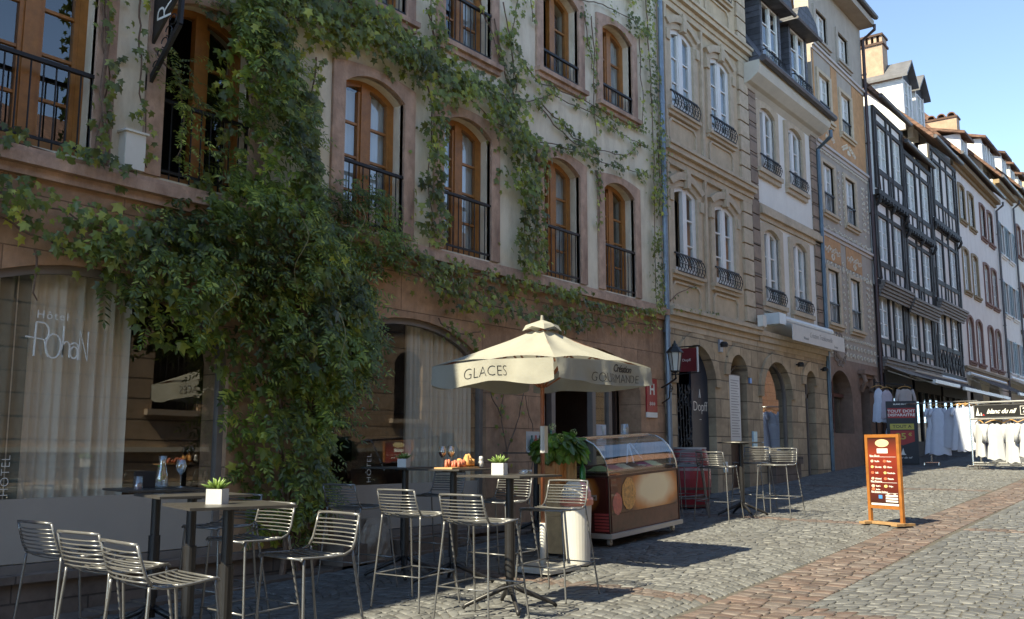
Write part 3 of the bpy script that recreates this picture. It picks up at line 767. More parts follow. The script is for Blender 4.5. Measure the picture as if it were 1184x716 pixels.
ev.add([(x,y,z) for x in (19.0,23.6) for y,z in sec],[tuple(range(7))[::-1],tuple(range(7,14))]+[(i,(i+1)%7,(i+1)%7+7,i+7) for i in range(7)]); part('eave', ev, mat('ivory_eave_wood',(.55,.50,.42),.7,.06,4,stain=.2), B4)
gt = MB(); gt.tube([(19.0,W-.5,9.92),(23.65,W-.5,9.86)],.08,8); part('gutter', gt, M_dzinc, B4)
mr = MB(); mr.add([(x,y,z) for x in (19.21,23.55) for y,z in ((W-.42,9.92),(W+1.1,12.4),(W+4.5,14.2),(W+9,9.9))],[(0,4,5,1),(1,5,6,2),(2,6,7,3),(0,1,2,3),(4,7,6,5)]); part('roof', mr, M_slate, B4)
for c in (20.55,22.35):
    dm = MB(); yf = W-.10
    dm.box(c-.62,c-.50,yf,W+1.2,10.1,11.85); dm.box(c+.50,c+.62,yf,W+1.2,10.1,11.85); dm.box(c-.5,c+.5,yf,yf+.1,10.1,10.22); dm.box(c-.5,c+.5,yf+.3,yf+.35,10.22,11.8)
    hp_ = [(c-.80,11.8),(c+.80,11.8),(c+.62,12.15),(c,12.42),(c-.62,12.15)]; dm.prism(hp_, yf-.28, W+2.4)
    d = part('dormer', dm, M_slate, B4)
    window(B4,c,10.22,.98,1.55,0,M_wht,.05,3,1,rail='belly',rail_h=.36,Y=yf,rec=.06)
    g2 = MB(); g2.tube([(c-.85,yf-.30,11.8),(c+.85,yf-.30,11.8)],.05,6); part('gutter', g2, M_dzinc, B4)
downpipe(B4, 23.50, gz(23.5)+.02, 9.1, mat('blue_downpipe',(.10,.15,.19),.45,.2,metal=.3), offs=(-.25,.42))
# shop window of the arcade and its door
sw = MB(); l = arch_line(20.2,1.66,1.42,2.02,.78,14,True); sw.ring(l,inset(l,.06),W+.06,W+.13); sw.box(19.37,21.03,W+.05,W+.14,1.42,1.52); o = part('shop_window', sw, M_frame2, B4)
gl = MB(); ll = inset(l,.04); gl.add([(x,W+.1,z) for x,z in ll],[tuple(range(len(ll)))]); part('pane', gl, glass_mat('arcade_glass',.34,(.6,.6,.6)), o)
dr2 = MB(); vs=[]
for k in range(31): x=20.62+.36*k/30; vs += [(x,W+.5+.02*math.sin(k),1.5),(x,W+.5+.02*math.sin(k),3.3)]
dr2.add(vs,[(2*k,2*k+2,2*k+3,2*k+1) for k in range(30)]); part('curtain', dr2, mat('wine_red_drape',(.16,.02,.03),.9), o)
bx = MB(); bx.box(19.45,21.0,W-.28,W-.052,1.24,1.40); bx.box(19.5,20.95,W-.24,W-.052,gz(20)-.1,1.24,1); part('window_ledge', bx, [M_plinth, M_plinth], B4)
dm = MB(); dm.box(21.94,22.54,W+.18,W+.23,gz(22),3.35); dm.box(21.97,22.04,W+.1,W+.17,gz(22),3.2,1); dm.box(22.44,22.51,W+.1,W+.17,gz(22),3.2,1); dm.box(21.97,22.51,W+.1,W+.17,2.75,2.85,1); part('door', dm, [mat('green_black_door',(.02,.035,.03),.4,.1), M_frame2], B4)
# awning
AW = thing('shop_awning', 'pale rolled-out awning with lettering above the arcade shop window', 'awning', (20.1,W,4.2))
a = MB(); a.tube([(20.12,W-.16,4.42),(23.6,W-.16,4.42)],.07,10); part('roller', a, mat('awning_white_metal',(.68,.66,.62),.4,.05), AW)
a = MB(); a.add([(20.15,W-.16,4.36),(23.6,W-.16,4.36),(23.6,W-.46,4.24),(20.15,W-.46,4.24)],[(0,1,2,3)]); a.box(20.15,23.6,W-.48,W-.462,3.90,4.25); o=part('valance', a, mat('awning_canvas',(.66,.62,.57),.85,.04,4,stain=.15), AW)
tx = text_mb("Création Traditionnelle",.17,.001,-.003,.95,.2); place(tx,(21.95,W-.482,4.10),(1,0,0),(0,0,1))
for s,x,z in (('Winstub',20.95,4.0),('Service',22.95,3.97)): t2=text_mb(s,.09,.001,-.001,1,.2); place(t2,(x,W-.482,z),(1,0,0),(0,0,1)); tx.add(t2.v,t2.f)
part('lettering', tx, mat('grey_lettering',(.2,.18,.17)), o)
a = MB(); a.box(19.72,20.10,W-.36,W-.003,4.22,4.46); solo('speaker_box', a, mat('pale_metal_box',(.62,.66,.66),.4,.05), 'pale metal box mounted at the left end of the awning', 'wall box')
a = MB(); a.box(19.05,19.24,W-.26,W-.24+.1,4.10,4.34); solo('wall_box', a, M_white, 'small white box on the beige cornice left of the awning', 'wall box')

# ------------------------------------------------------------------ the painted orange house
B5 = thing('townhouse', 'tall narrow house with painted scrollwork and orange panels between its white windows', 'house', (23.55, W, 0))
M_por = mat('brown_portal_stone',(.24,.155,.115),.85,.2,5,.005,25,stain=.5)
mb = MB(); mb.wall([(23.55,-.3),(28.0,-.3),(28.0,3.85),(23.55,3.85)], arcade_holes([(24.62,1.75,gz(24.6)+.9,3.55-gz(24.6)-.9,.7),(26.6,.8,gz(26.6),3.3-gz(26.6),.1)]), W-.02, W+.45)
shell(mb,23.56,28.0,0,14.2,9,th=.46); mb.box(23.8,27.8,W+1.5,W+1.55,.2,3.8,1); part('wall', mb, [M_por, M_dark], B5)
W5 = [24.42, 26.2]
mb = MB(); hs = [hole(c,.86,z,h,0) for z,h in ((4.72,1.4),(7.6,1.32),(10.15,1.2),(12.25,.85)) for c in W5]
mb.wall([(23.55,3.85),(28.0,3.85),(28.0,14.2),(23.55,14.2)], hs, W+.001, W+.38); lining(mb,23.55,28,4,14,d=1.0)
part('wall', mb, [M_taupe, M_dark], B5)
for k,(z,h) in enumerate(((4.72,1.4),(7.6,1.32),(10.15,1.2),(12.25,.85))):
    for c in W5: window(B5,c,z,.86,h,0,M_wht,.065,3 if k<3 else 2,2,sur=M_taupe if k==3 else M_beige2,t=.15,proud=.045,sill=.07,curtain='sides' if k<3 else None,rail='bars' if k<3 else None,rail_h=.55 if k<2 else .45,rail_w=.9)
for a,b,z0_,z1_ in ((23.7,27.85,9.42,10.0),(23.62,23.72,10.0,11.85),(25.06,25.55,10.0,11.85),(26.85,27.9,10.0,11.85),(23.85,25.15,6.35,6.95),(25.6,26.95,6.35,6.95)):
    pm = MB(); pm.box(a,b,W-.012,W,z0_,z1_); part('painted_panel', pm, M_orange, B5)
sc = MB(); rnd = random.Random(11)
def scroll(cx,cz,r,s,y=W-.016,th=.014): sc.tube([(cx+s*r*(1-.06*a)*math.cos(a*.5),y,cz+r*(1-.06*a)*math.sin(a*.5)) for a in range(13)],th,4)
for cx in (24.5,26.28):
    for s in (-1,1):
        for k in range(4): scroll(cx+s*(.12+.13*k),9.85-.05*k,.09,s); scroll(cx+s*(.1+.14*k),6.62+.05*math.sin(k*2),.09,s)
        scroll(cx+s*.05,9.68,.1,-s); scroll(cx,6.45,.12,s)
for k in range(30): scroll(23.7+k*.142,7.2+.03*math.sin(k*2),.055,1 if k%2 else -1)
for k in range(30): scroll(23.7+k*.142,9.2,.05,1 if k%2 else -1)
for x in (25.28,27.45,23.68):
    for z in [4.0+.2*k for k in range(13)]+[7.5+.2*k for k in range(8)]: scroll(x,z,.07,1 if rnd.random()<.5 else -1)
for k in range(26): scroll(23.8+k*.155,4.42,.06,1 if k%2 else -1)
for k in range(14):
    for z in (6.25,7.03,4.2,3.98): scroll(23.8+k*.3+.05*math.sin(z*9),z,.085,1 if (k+int(z))%2 else -1,th=.018)
for x in (23.95,25.0,25.62,26.82,27.3,27.75):
    for k in range(9): scroll(x,4.9+k*.16,.05,1 if k%2 else -1); scroll(x,7.7+k*.15,.05,1 if k%2 else -1)
part('scrollwork', sc, mat('pale_scroll_paint',(.66,.58,.47),.9,.1), B5)
for z in (6.98,9.3,11.9): molding(B5,'string_course',23.57,28,z,[(-.03,.06,.03),(.06,.13,.08)],mat('grey_pale_band',(.50,.45,.42),.85,.08))
me_ = MB(); me_.lathe([(.0,0),(.34,0),(.36,.03),(.28,.06),(.0,.07)],20); me_.v=[(24.62+x,W-.02-z,4.08+y*.75) for x,y,z in me_.v]
for k in range(10): a=k*PI/5; me_.tube([(24.62+.42*math.cos(a)+.09*math.cos(b),W-.03,4.08+.36*math.sin(a)+.09*math.sin(b)) for b in range(7)],.02,5)
part('medallion', me_, mat('grey_brown_relief',(.26,.21,.18),.8,.2), B5)
cv = MB()
for s in (-1,1): cv.tube([(26.6+s*.45,W-.12,3.55),(26.6+s*.5,W-.2,3.35),(26.6+s*.42,W-.06,3.1)],.06,6)
cv.box(26.05,27.15,W-.2,W-.021,3.55,3.66); cv.box(26.15,27.05,W-.12,W-.021,3.45,3.55); part('door_hood', cv, M_por, B5)
dm = MB(); dm.box(23.8,25.45,W+.3,W+.34,1.9,3.5,1); dm.box(24.58,24.66,W+.2,W+.3,1.9,3.5); dm.box(23.8,25.45,W+.2,W+.3,2.9,2.98); dm.box(26.2,27,W+.3,W+.35,gz(26.5),3.3); part('door', dm, [mat('maroon_wood',(.09,.03,.025),.5,.2), M_pane], B5)
gable_roof(B5,23.55,28.0,14.15,W-.45,9,1.1,M_tile,soffit=M_taupe)
downpipe(B5,27.95,gz(28),13.6,mat('rust_downpipe',(.06,.035,.035),.5,.2,metal=.3),offs=(-.1,.38))
e = MB(); e.box(23.55,28.0,W-.43,W-.003,13.95,14.13); part('eave', e, M_taupe, B5)

# ------------------------------------------------------------------ half-timbered black and white houses
def timber_house(label, x0, x1, storeys, ze, eaveY, roofm=M_tile, cols=2, seed=1, jetty=.08, pitch=1.2, roof_y=None, lattice=False, blue=False, ground_arch=True):
    r = thing('timbered_house', label, 'house', (x0, W, 0), group='half-timbered houses')
    rnd = random.Random(seed); wid = x1-x0
    zb = storeys[0][0]
    inf = MB(); tm = MB(); n = len(storeys)
    hs0 = [arch_line(x0+wid/2, wid*.84, gz(x0), zb-.35-gz(x0), .05)]
    inf.wall([(x0,-.2),(x1,-.2),(x1,zb),(x0,zb)], hs0, W, W+.3, 2); shell(inf,x0+.005,x1-.005,0,ze,9,th=.32); inf.box(x0+.2,x1-.2,W+1.8,W+1.85,0,zb,1)
    for k,(za,zt,wz,wh) in enumerate(storeys):
        Y = W-jetty*k
        cxs = [x0+wid*(i+.5)/cols+(.0) for i in range(cols)]; ww = min(1.05, wid/cols*.62)
        hs = [hole(c,ww,wz,wh,0) for c in cxs]
        inf.wall([(x0+.01,za),(x1-.01,za),(x1-.01,zt),(x0+.01,zt)], hs, Y, Y+.3, 0)
        inf.box(x0+.2,x1-.2,Y+.8,Y+.84,za,zt,1)
        for c in cxs:
            window(r,c,wz,ww,wh,0,M_wht,.045,3,2,Y=Y,rec=.05,curtain='full' if rnd.random()<.35 else 'sides')
        T = .12; y0 = Y-.035; y1 = Y+.02
        tm.box(x0,x1,Y-.10,Y+.03,za,za+.15); tm.box(x0,x1,y0-.02,y1,zt-.14,zt)              # sill beam, head beam
        tm.box(x0,x1,y0,y1,wz-.16,wz); tm.box(x0,x1,y0-.001,y1,wz+wh,wz+wh+.12)
        px = [x0+.001, x1-T-.001]
        for c in cxs: px += [c-ww/2-T, c+ww/2]
        for p in sorted(px): tm.box(p,p+T,y0-.012,y1,za+.2,zt-.14)
        for i in range(cols*2+1):
            x = x0+wid*i/(cols*2); tm.box(max(x0,x-.045),min(x1,x+.045),y0+.004,y1,za+.2,wz-.16)
        if lattice and k == 0:
            m = int(wid/.5)
            for i in range(m):
                a = x0+wid*i/m; b = x0+wid*(i+1)/m
                tm.bar((a,Y-.02,za+.2),(b,Y-.02,wz-.16),.05,.06,up=(0,1,0)); tm.bar((b,Y-.022,za+.2),(a,Y-.022,wz-.16),.05,.06,up=(0,1,0))
        for s,c in ((1,x0+T),(-1,x1-T)):
            tm.bar((c,Y-.016,wz+wh*.25),(c+s*.22,Y-.016,za+.2),.05,.10,up=(0,1,0))
        # carved brackets and shadow-casting beam ends under each storey
        for i in range(cols+1):
            x = x0+.12+(wid-.24)*i/cols
            tm.tube([(x,Y+.02,za-.32),(x,Y-.05,za-.22),(x,Y-.10,za-.10),(x,Y-.08,za)],[.03,.055,.055,.05],6)
        if k: 
            for i in range(int(wid/.3)): x=x0+.15+i*.3; tm.box(x-.06,x+.06,Y-.12,Y+.02,za-.1,za-.002)
    part('wall', inf, [M_infill, M_dark, M_plinth], r); part('timber_frame', tm, M_timber, r)
    gable_roof(r,x0-.05,x1+.05,ze,eaveY,9,pitch,roofm)
    return r
t1 = timber_house('narrow black-timbered house with a deep curved eave, next to the orange house', 28.03, 31.2, [(4.0,6.25,4.75,1.25),(6.25,8.9,7.0,1.35),(8.9,11.6,9.75,1.35)], 11.75, W-.45, seed=2, lattice=False, jetty=.1)
t2 = timber_house('black-timbered house in the middle of the three, with the lowest eave', 31.22, 34.8, [(4.05,6.2,4.7,1.2),(6.2,8.5,6.85,1.25),(8.5,11.1,9.2,1.35)], 11.25, W-.3, seed=3, pitch=.9)
t3 = timber_house('black-timbered house with a lattice balcony front and two tall gabled dormers', 34.82, 38.9, [(4.05,6.6,5.15,1.2),(6.6,9.4,7.45,1.4),(9.4,12.2,10.3,1.4)], 12.35, W-.4, seed=4, lattice=True, pitch=1.0)
# cornices of folded boards between the storeys
for r,x0,x1,z,Y in ((t1,28.05,31.15,6.2,W-.12),(t1,28.05,31.15,4.0,W-.05),(t2,31.25,34.75,6.1,W-.12),(t2,31.25,34.75,4.1,W-.05),(t3,34.85,38.85,6.5,W-.12)):
    mb = MB()
    for k in range(5): mb.box(x0,x1,Y-.05-.045*k,Y-.005+.0*k,z-.28+k*.09,z-.2+k*.09)
    part('boarded_cornice', mb, mat('grey_brown_boards',(.17,.145,.13),.7,.3,9), r)
# the two dormers
for c in (35.5,37.25):
    d = MB(); yf = W+.55; d.box(c-.62,c-.48,yf,yf+1.6,12.9,14.9,0); d.box(c+.48,c+.62,yf,yf+1.6,12.9,14.9,0); d.box(c-.48,c+.48,yf+.2,yf+.25,12.9,14.9,1)
    d.prism([(c-.55,14.85),(c+.55,14.85),(c,15.45)],yf,yf+.1,2); dd = part('dormer', d, [M_infill, M_dark, M_timber], t3)
    q = MB(); 
    for s in (-1,1): q.add([(c+s*.80,yf-.22,14.80),(c,yf-.22,15.55),(c,yf+2.2,15.55),(c+s*.80,yf+2.2,14.80),(c+s*.80,yf-.22,14.89),(c,yf-.22,15.65),(c,yf+2.2,15.65),(c+s*.80,yf+2.2,14.89)],[(0,1,2,3),(7,6,5,4),(0,4,5,1),(1,5,6,2),(2,6,7,3),(3,7,4,0)])
    part('roof', q, mat('grey_slate_sheet',(.10,.10,.11),.6,.25), dd)
    window(t3,c,13.3,.94,1.5,0,M_wht,.05,3,2,Y=yf,rec=.02)
def chimney(root, x0, x1, y0, y1, z0, z1, kind):
    c = MB(); c.box(x0,x1,y0,y1,z0,z1); c.box(x0-.05,x1+.05,y0-.05,y1+.05,z1,z1+.08,1)
    if kind == 'slots':
        n = 4
        for i in range(n+1): y=y0+(y1-y0-.1)*i/n; c.box(x0+.02,x1-.02,y,y+.1,z1+.08,z1+.34,0)
        c.box(x0-.04,x1+.04,y0-.04,y1+.04,z1+.34,z1+.42,1)
    else:
        n = 3
        for i in range(n):
            yc = y0+(y1-y0)*(i+.5)/n; r = (y1-y0)/n*.46
            for s in range(8):
                a,b = PI*s/8, PI*(s+1)/8
                for (u,v,w_) in ((1,.8,0),): 
                    pts=[(yc+r*math.cos(t)*k, z1+.08+r*1.05*math.sin(t)*k) for t,k in ((a,1),(b,1),(b,.75),(a,.75))]
                    c.add([(x,py,pz) for x in (x0,x1) for py,pz in pts],[(0,1,2,3),(7,6,5,4),(0,4,5,1),(1,5,6,2),(2,6,7,3),(3,7,4,0)],1)
    return part('chimney', c, [M_chim, M_tile], root)
chimney(t3, 34.95, 35.6, W+1.2, W+2.1, 13, 16.3, 'slots')

an = MB(); an.tube([(36.4,W+2.2,15.4),(36.4,W+2.2,17.4)],.02,5); an.tube([(36.1,W+2.2,17.2),(36.7,W+2.2,17.2)],.012,4)
for k in range(4): an.tube([(36.15+.17*k,W+1.95,17.2),(36.15+.17*k,W+2.45,17.2)],.008,4)
part('antenna', an, M_dzinc, t3)
# ------------------------------------------------------------------ pale houses at the end of the row
M_pale = mat('blue_white_plaster',(.76,.75,.73),.9,.05,3,.002,50,stain=.25,streak=2)
M_ochre = mat('ochre_stone_frame',(.26,.19,.11),.85,.15,6)
M_redst = mat('brown_red_stone_frame',(.20,.105,.085),.85,.15,6)
M_shut = mat('grey_blue_shutter',(.17,.24,.27),.55,.12,6)
M_shutg = mat('grey_green_shutter',(.16,.22,.19),.55,.12,6)
def plain_house(label, x0, x1, wallm, wins, ze, eaveY, cat='house', roofm=M_tile, pitch=1.1, depth=9, dorm=None, zcourse=(), garch=None, pipe=True, Y=None):
    r = thing('townhouse', label, cat, (x0, W, 0)); mb = MB()
    hs = [hole(c,w,z,h,ri) for c,w,z,h,ri,_,_,_ in wins]+[arch_line(c,w,gz(c),h,ri,12,True) for c,w,h,ri in (garch or [])]
    mb.wall([(x0,-.2),(x1,-.2),(x1,ze),(x0,ze)], hs, W, W+.35); shell(mb,x0,x1,0,ze,depth); mb.box(x0+.25,x1-.25,W+1.2,W+1.25,0,ze-.1,1)
    part('wall', mb, [wallm, M_dark], r)
    for i,(c,w,z,h,ri,sm,sh,rail) in enumerate(wins):
        window(r,c,z,w,h,ri,M_wht,.05,3,1,sur=sm,t=.14,proud=.04,sill=.08,shutters=sh,curtain='sides' if i%2 else None,rail='bars' if rail else None,rail_h=.4)
    for z in zcourse: molding(r,'string_course',x0,x1,z,[(-.06,.04,.05),(.04,.14,.11)],M_ochre)
    _, zr = gable_roof(r,x0-.05,x1+.05,ze,eaveY,depth,pitch,roofm)
    e = MB(); e.box(x0,x1,eaveY+.12,W-.002,ze-.22,ze-.03); e.box(x0,x1,eaveY+.3,W-.003,ze-.36,ze-.22); part('eave', e, M_ochre, r)
    for c in (dorm or []):
        yf = W+.5; zd = ze+.6; d = MB(); d.box(c-.7,c-.5,yf,yf+1.8,zd,zd+1.7); d.box(c+.5,c+.7,yf,yf+1.8,zd,zd+1.7); d.box(c-.5,c+.5,yf+.2,yf+.25,zd,zd+1.7,1)
        d.add([(c-.95,yf-.25,zd+1.6),(c+.95,yf-.25,zd+1.6),(c+.95,yf+2.2,zd+2.3),(c-.95,yf+2.2,zd+2.3),(c-.95,yf-.25,zd+1.72),(c+.95,yf-.25,zd+1.72),(c+.95,yf+2.2,zd+2.42),(c-.95,yf+2.2,zd+2.42)],[(0,1,2,3),(7,6,5,4),(0,4,5,1),(1,5,6,2),(2,6,7,3),(3,7,4,0)],2)
        dd = part('dormer', d, [wallm, M_dark, roofm], r); window(r,c,zd+.1,.95,1.4,0,M_wht,.05,2,2,Y=yf,rec=.03)
    if pipe: downpipe(r, x1-.06, gz(x1), ze-.5, M_dzinc, offs=(-.1,.3))
    return r
ws = []
for c,sm in ((40.6,M_ochre),(42.3,M_ochre),(44.6,M_redst),(46.2,M_redst)):
    ws += [(c,.95,4.95,1.75,.35,M_redst,None,False),(c,.95,7.7,1.7,.15,sm,None,False),(c,.9,10.55,1.45,.12,sm,None,False)]
b8 = plain_house('long white house with arched brown window frames and a plain cornice', 39.1, 47.6, M_pale, ws, 12.85, W-.4, zcourse=(4.55,), garch=[(41,2.4,2.7,1.1),(44.6,2.4,2.7,1.1)], dorm=[44.5])
chimney(b8, 45.9, 46.5, W+1.0, W+2.3, 13, 16.6, 'arches')
# the dark upper eave that rises behind it
ws = [(c,.95,z,1.5,0,M_pale,M_shut,False) for z in (5.0,7.7,10.5) for c in (49.0,)]
ws += [(50.9,.95,z,1.5,0,M_pale,M_shut,False) for z in (5.0,7.7,10.5)]
b9 = plain_house('narrow white house with closed grey-blue louvred shutters', 47.65, 52.2, M_pale, ws, 13.9, W-.4, dorm=[49.2,51.0])
ws = [(c,.95,z,1.6,.15,M_redst,M_shutg if c>56 else None,False) for z in (5.1,8.2,11.2) for c in (53.6,55.4,57.4,59.3)]
b10 = plain_house('cream house with brown frames and grey-green shutters near the end of the row', 52.25, 60.6, M_white, ws, 14.4, W-.45, zcourse=(7.2,), dorm=[54.2,56.6,59.0])
ws = [(c,.95,z,1.6,.15,M_redst,None,False) for z in (5.6,8.7,11.7) for c in (62.3,64.4,66.5,68.6,70.7)]
b11 = plain_house('last pale house of the row before the corner', 60.65, 72.5, M_beige, ws, 15.2, W-.45, dorm=[62.5,65.5,68.5])
# ------------------------------------------------------------------ climbing plants: every leaf is real geometry
def leaf_mat(name, c1, c2, c3):
    m, t, out = nt(name); L = t.links
    b = N(t,'ShaderNodeBsdfPrincipled'); b.inputs['Roughness'].default_value=.36; b.inputs['Specular IOR Level'].default_value=.7
    g = N(t,'ShaderNodeNewGeometry'); cr = N(t,'ShaderNodeValToRGB'); e = cr.color_ramp.elements
    e[0].position=0; e[0].color=(*c1,1); e[1].position=1; e[1].color=(*c3,1); x=e.new(.7); x.color=(*c2,1); y=e.new(.93); y.color=(c3[0]*.9,c3[1]*.9,c3[2]*.9,1)
    L.new(g.outputs['Random Per Island'], cr.inputs[0])
    tc = N(t,'ShaderNodeTexCoord'); nz = N(t,'ShaderNodeTexNoise'); nz.inputs['Scale'].default_value=1.7; nz.inputs['Detail'].default_value=3; L.new(tc.outputs['Object'], nz.inputs['Vector'])
    mr = N(t,'ShaderNodeMapRange'); mr.inputs['From Min'].default_value=.35; mr.inputs['From Max'].default_value=.65; mr.inputs['To Min'].default_value=.5; mr.inputs['To Max'].default_value=1.7; L.new(nz.outputs['Fac'], mr.inputs['Value'])
    mu = N(t,'ShaderNodeMixRGB', blend_type='MULTIPLY'); mu.inputs[0].default_value=1; L.new(cr.outputs[0], mu.inputs[1]); L.new(mr.outputs[0], mu.inputs[2])
    L.new(mu.outputs[0], b.inputs['Base Color'])
    tr = N(t,'ShaderNodeBsdfTranslucent'); h = N(t,'ShaderNodeHueSaturation'); h.inputs['Value'].default_value=1.6; h.inputs['Hue'].default_value=.485; L.new(mu.outputs[0], h.inputs['Color']); L.new(h.outputs[0], tr.inputs['Color'])
    ms = N(t,'ShaderNodeMixShader'); ms.inputs[0].default_value=.42; L.new(b.outputs[0], ms.inputs[1]); L.new(tr.outputs[0], ms.inputs[2]); L.new(ms.outputs[0], out.inputs[0])
    return m
M_ivy  = leaf_mat('creeper_leaves', (.09,.115,.022), (.16,.20,.035), (.36,.38,.07))
M_ivyd = leaf_mat('dark_creeper_leaves', (.07,.105,.024), (.14,.19,.035), (.36,.38,.07))
M_wis  = leaf_mat('wisteria_leaves', (.08,.125,.03), (.14,.20,.04), (.29,.34,.06))
M_stem = mat('vine_bark', (.16,.10,.07), .9, .3, 20, .003, 40)
M_yng  = mat('young_yellow_shoot', (.38,.42,.12), .6, .15, 9, trans=.3)
IVY = ([(0,0),(-.42,-.06),(-.30,.22),(-.56,.52),(-.20,.58),(0,1.05)], [(0,0),(0,1.05),(.20,.58),(.56,.52),(.30,.22),(.42,-.06)])
def put_leaf(mb, p, nrm, down, s, kind='ivy'):
    n = nrm.normalized(); d = (down - n*down.dot(n))
    if d.length < 1e-3: d = Vector((1,0,0))
    d.normalize(); u = n.cross(d)
    if kind == 'ivy':
        halves = IVY; fold = .28
    elif kind == 'h': halves = ([(0,0),(-.3,.2),(-.34,.5),(-.18,.82),(0,1)], [(0,0),(0,1),(.18,.82),(.34,.5),(.3,.2)]); fold = .3
    else: halves = ([(0,0),(-.17,.35),(-.12,.7),(0,1)], [(0,0),(0,1),(.12,.7),(.17,.35)]); fold = .3
    b = len(mb.v)
    idx = {}
    for h in halves:
        f = []
        for a, c in h:
            k = (a,c)
            if k not in idx:
                q = p + u*(a*s) + d*(c*s) - n*(abs(a)*fold*s) - n*(c*c*.22*s)
                idx[k] = len(mb.v); mb.v.append((q.x,q.y,q.z))
            f.append(idx[k])
        mb.f.append(f); mb.m.append(0)
def rv(s=1): return Vector((random.gauss(0,s),random.gauss(0,s),random.gauss(0,s)))
def compound(mb, p, direc, nrm, L, s):
    """wisteria leaf: drooping midrib with paired leaflets"""
    d = direc.normalized(); n = nrm.normalized(); m = random.randint(5,7)
    for k in range(m):
        t = (k+.7)/m; q = p + d*(L*t) + Vector((0,0,-.22*L*t*t)); side = d.cross(n).normalized()
        for sg in (-1,1): put_leaf(mb, q, n+rv(.18), (side*sg+d*.55+Vector((0,0,-.25))), s*(1.15-.35*t), 'w')
    put_leaf(mb, p+d*L+Vector((0,0,-.22*L)), n, d, s, 'w')
def spray(mb, x, y, z, kind, size):
    size *= .84
    p = Vector((x,y,z)); out = Vector((random.gauss(-.15,.35), -1, .35+random.gauss(0,.3)))
    if kind == 'wis': compound(mb, p, Vector((random.gauss(-.1,.8),-.55+random.gauss(0,.2),random.gauss(-.35,.35))), Vector((random.gauss(0,.3),-.7,.7)), size*2.6, size*.75)
    else: put_leaf(mb, p, out, Vector((random.gauss(0,.35),-.1,-1)), size*random.choice((.5,.7,.85,1,1.1,1.3)))
def climber(label, strokes, blobs, name='climbing_vine', m=M_ivy, group='climbing plants on the hotel wall', base=(8,W,.3), stems=True, seed=1):
    random.seed(seed)
    r = thing(name, label, 'climbing plant', base, group=group)
    mb = MB(); st = MB()
    for pts, width, dens, prot, kind, size in strokes:
        pts = [Vector((a,b)) for a,b in pts]
        seg = [(pts[i],pts[i+1],(pts[i+1]-pts[i]).length) for i in range(len(pts)-1)]; tot = sum(q[2] for q in seg)
        n = int(tot*width*2*dens*1.7); width *= 1.22
        for _ in range(n):
            u = random.random()*tot
            for a,b,l in seg:
                if u <= l: break
                u -= l
            c = a+(b-a)*(min(u,l)/max(l,1e-6)); tn = (b-a).normalized(); nn = Vector((-tn.y,tn.x))
            o = random.gauss(0,.5)
            if abs(o) > 1.25: continue
            x = c.x+nn.x*o*width; z = c.y+nn.y*o*width
            if noise.noise((x*2.3,z*2.3,seed*3.1)) < -.12 - .25*(1-abs(o)): continue
            y = W-.02-prot*random.uniform(.25,1)*max(.15,1-o*o*.7)*(1+.6*noise.noise((x*3,z*3,7)))
            spray(mb, x, y, z, kind, size)
        if stems:
            q = []; off = random.uniform(-.3,.3)*width
            for i in range(len(pts)-1):
                for k in range(5):
                    c = pts[i]+(pts[i+1]-pts[i])*(k/5); w = .06*noise.noise((c.x*4,c.y*4,seed))
                    q.append((c.x+w+off*.5, W-.04-prot*.15, c.y+w))
            q.append((pts[-1].x,W-.04,pts[-1].y)); st.tube(q, [.011*(1-.5*i/len(q)) for i in range(len(q))], 5)
    for poly, dens, thick, kinds, size in blobs:
        P = [Vector(p) for p in poly]; xs=[p.x for p in P]; zs=[p.y for p in P]
        def inside(x,z):
            c = False; j = len(P)-1
            for i in range(len(P)):
                if (P[i].y>z)!=(P[j].y>z) and x < (P[j].x-P[i].x)*(z-P[i].y)/(P[j].y-P[i].y)+P[i].x: c = not c
                j = i
            return c
        def edge(x,z):
            q = Vector((x,z)); best = 9
            for i in range(len(P)):
                a = P[i-1]; b = P[i]; ab = b-a; t = max(0,min(1,(q-a).dot(ab)/ab.length_squared)); best = min(best,(q-a-ab*t).length)
            return best
        A = (max(xs)-min(xs))*(max(zs)-min(zs)); n = int(A*dens)
        for _ in range(n):
            x = random.uniform(min(xs)-.15,max(xs)+.15); z = random.uniform(min(zs)-.15,max(zs)+.1); e = edge(x,z)
            if not inside(x,z):
                if e > .14 or random.random() < .5: continue
                e = 0
            bulge = min(1, e/.45)**.5
            nz = noise.noise((x*1.6,z*1.6,seed))*.5+noise.noise((x*4.1,z*4.1,seed+4))*.35
            if nz < -.42: continue
            t = random.uniform(.45,1)**.6
            y = W-.05-thick*bulge*(.65+nz*.9)*t
            spray(mb, x, y, z, kinds if isinstance(kinds,str) else random.choice(kinds), size*random.uniform(.8,1.2))
    me = mb.mesh('leaves', m, False, base); link('foliage', me, r)
    if stems: part('stem', st, M_stem, r)
    return r

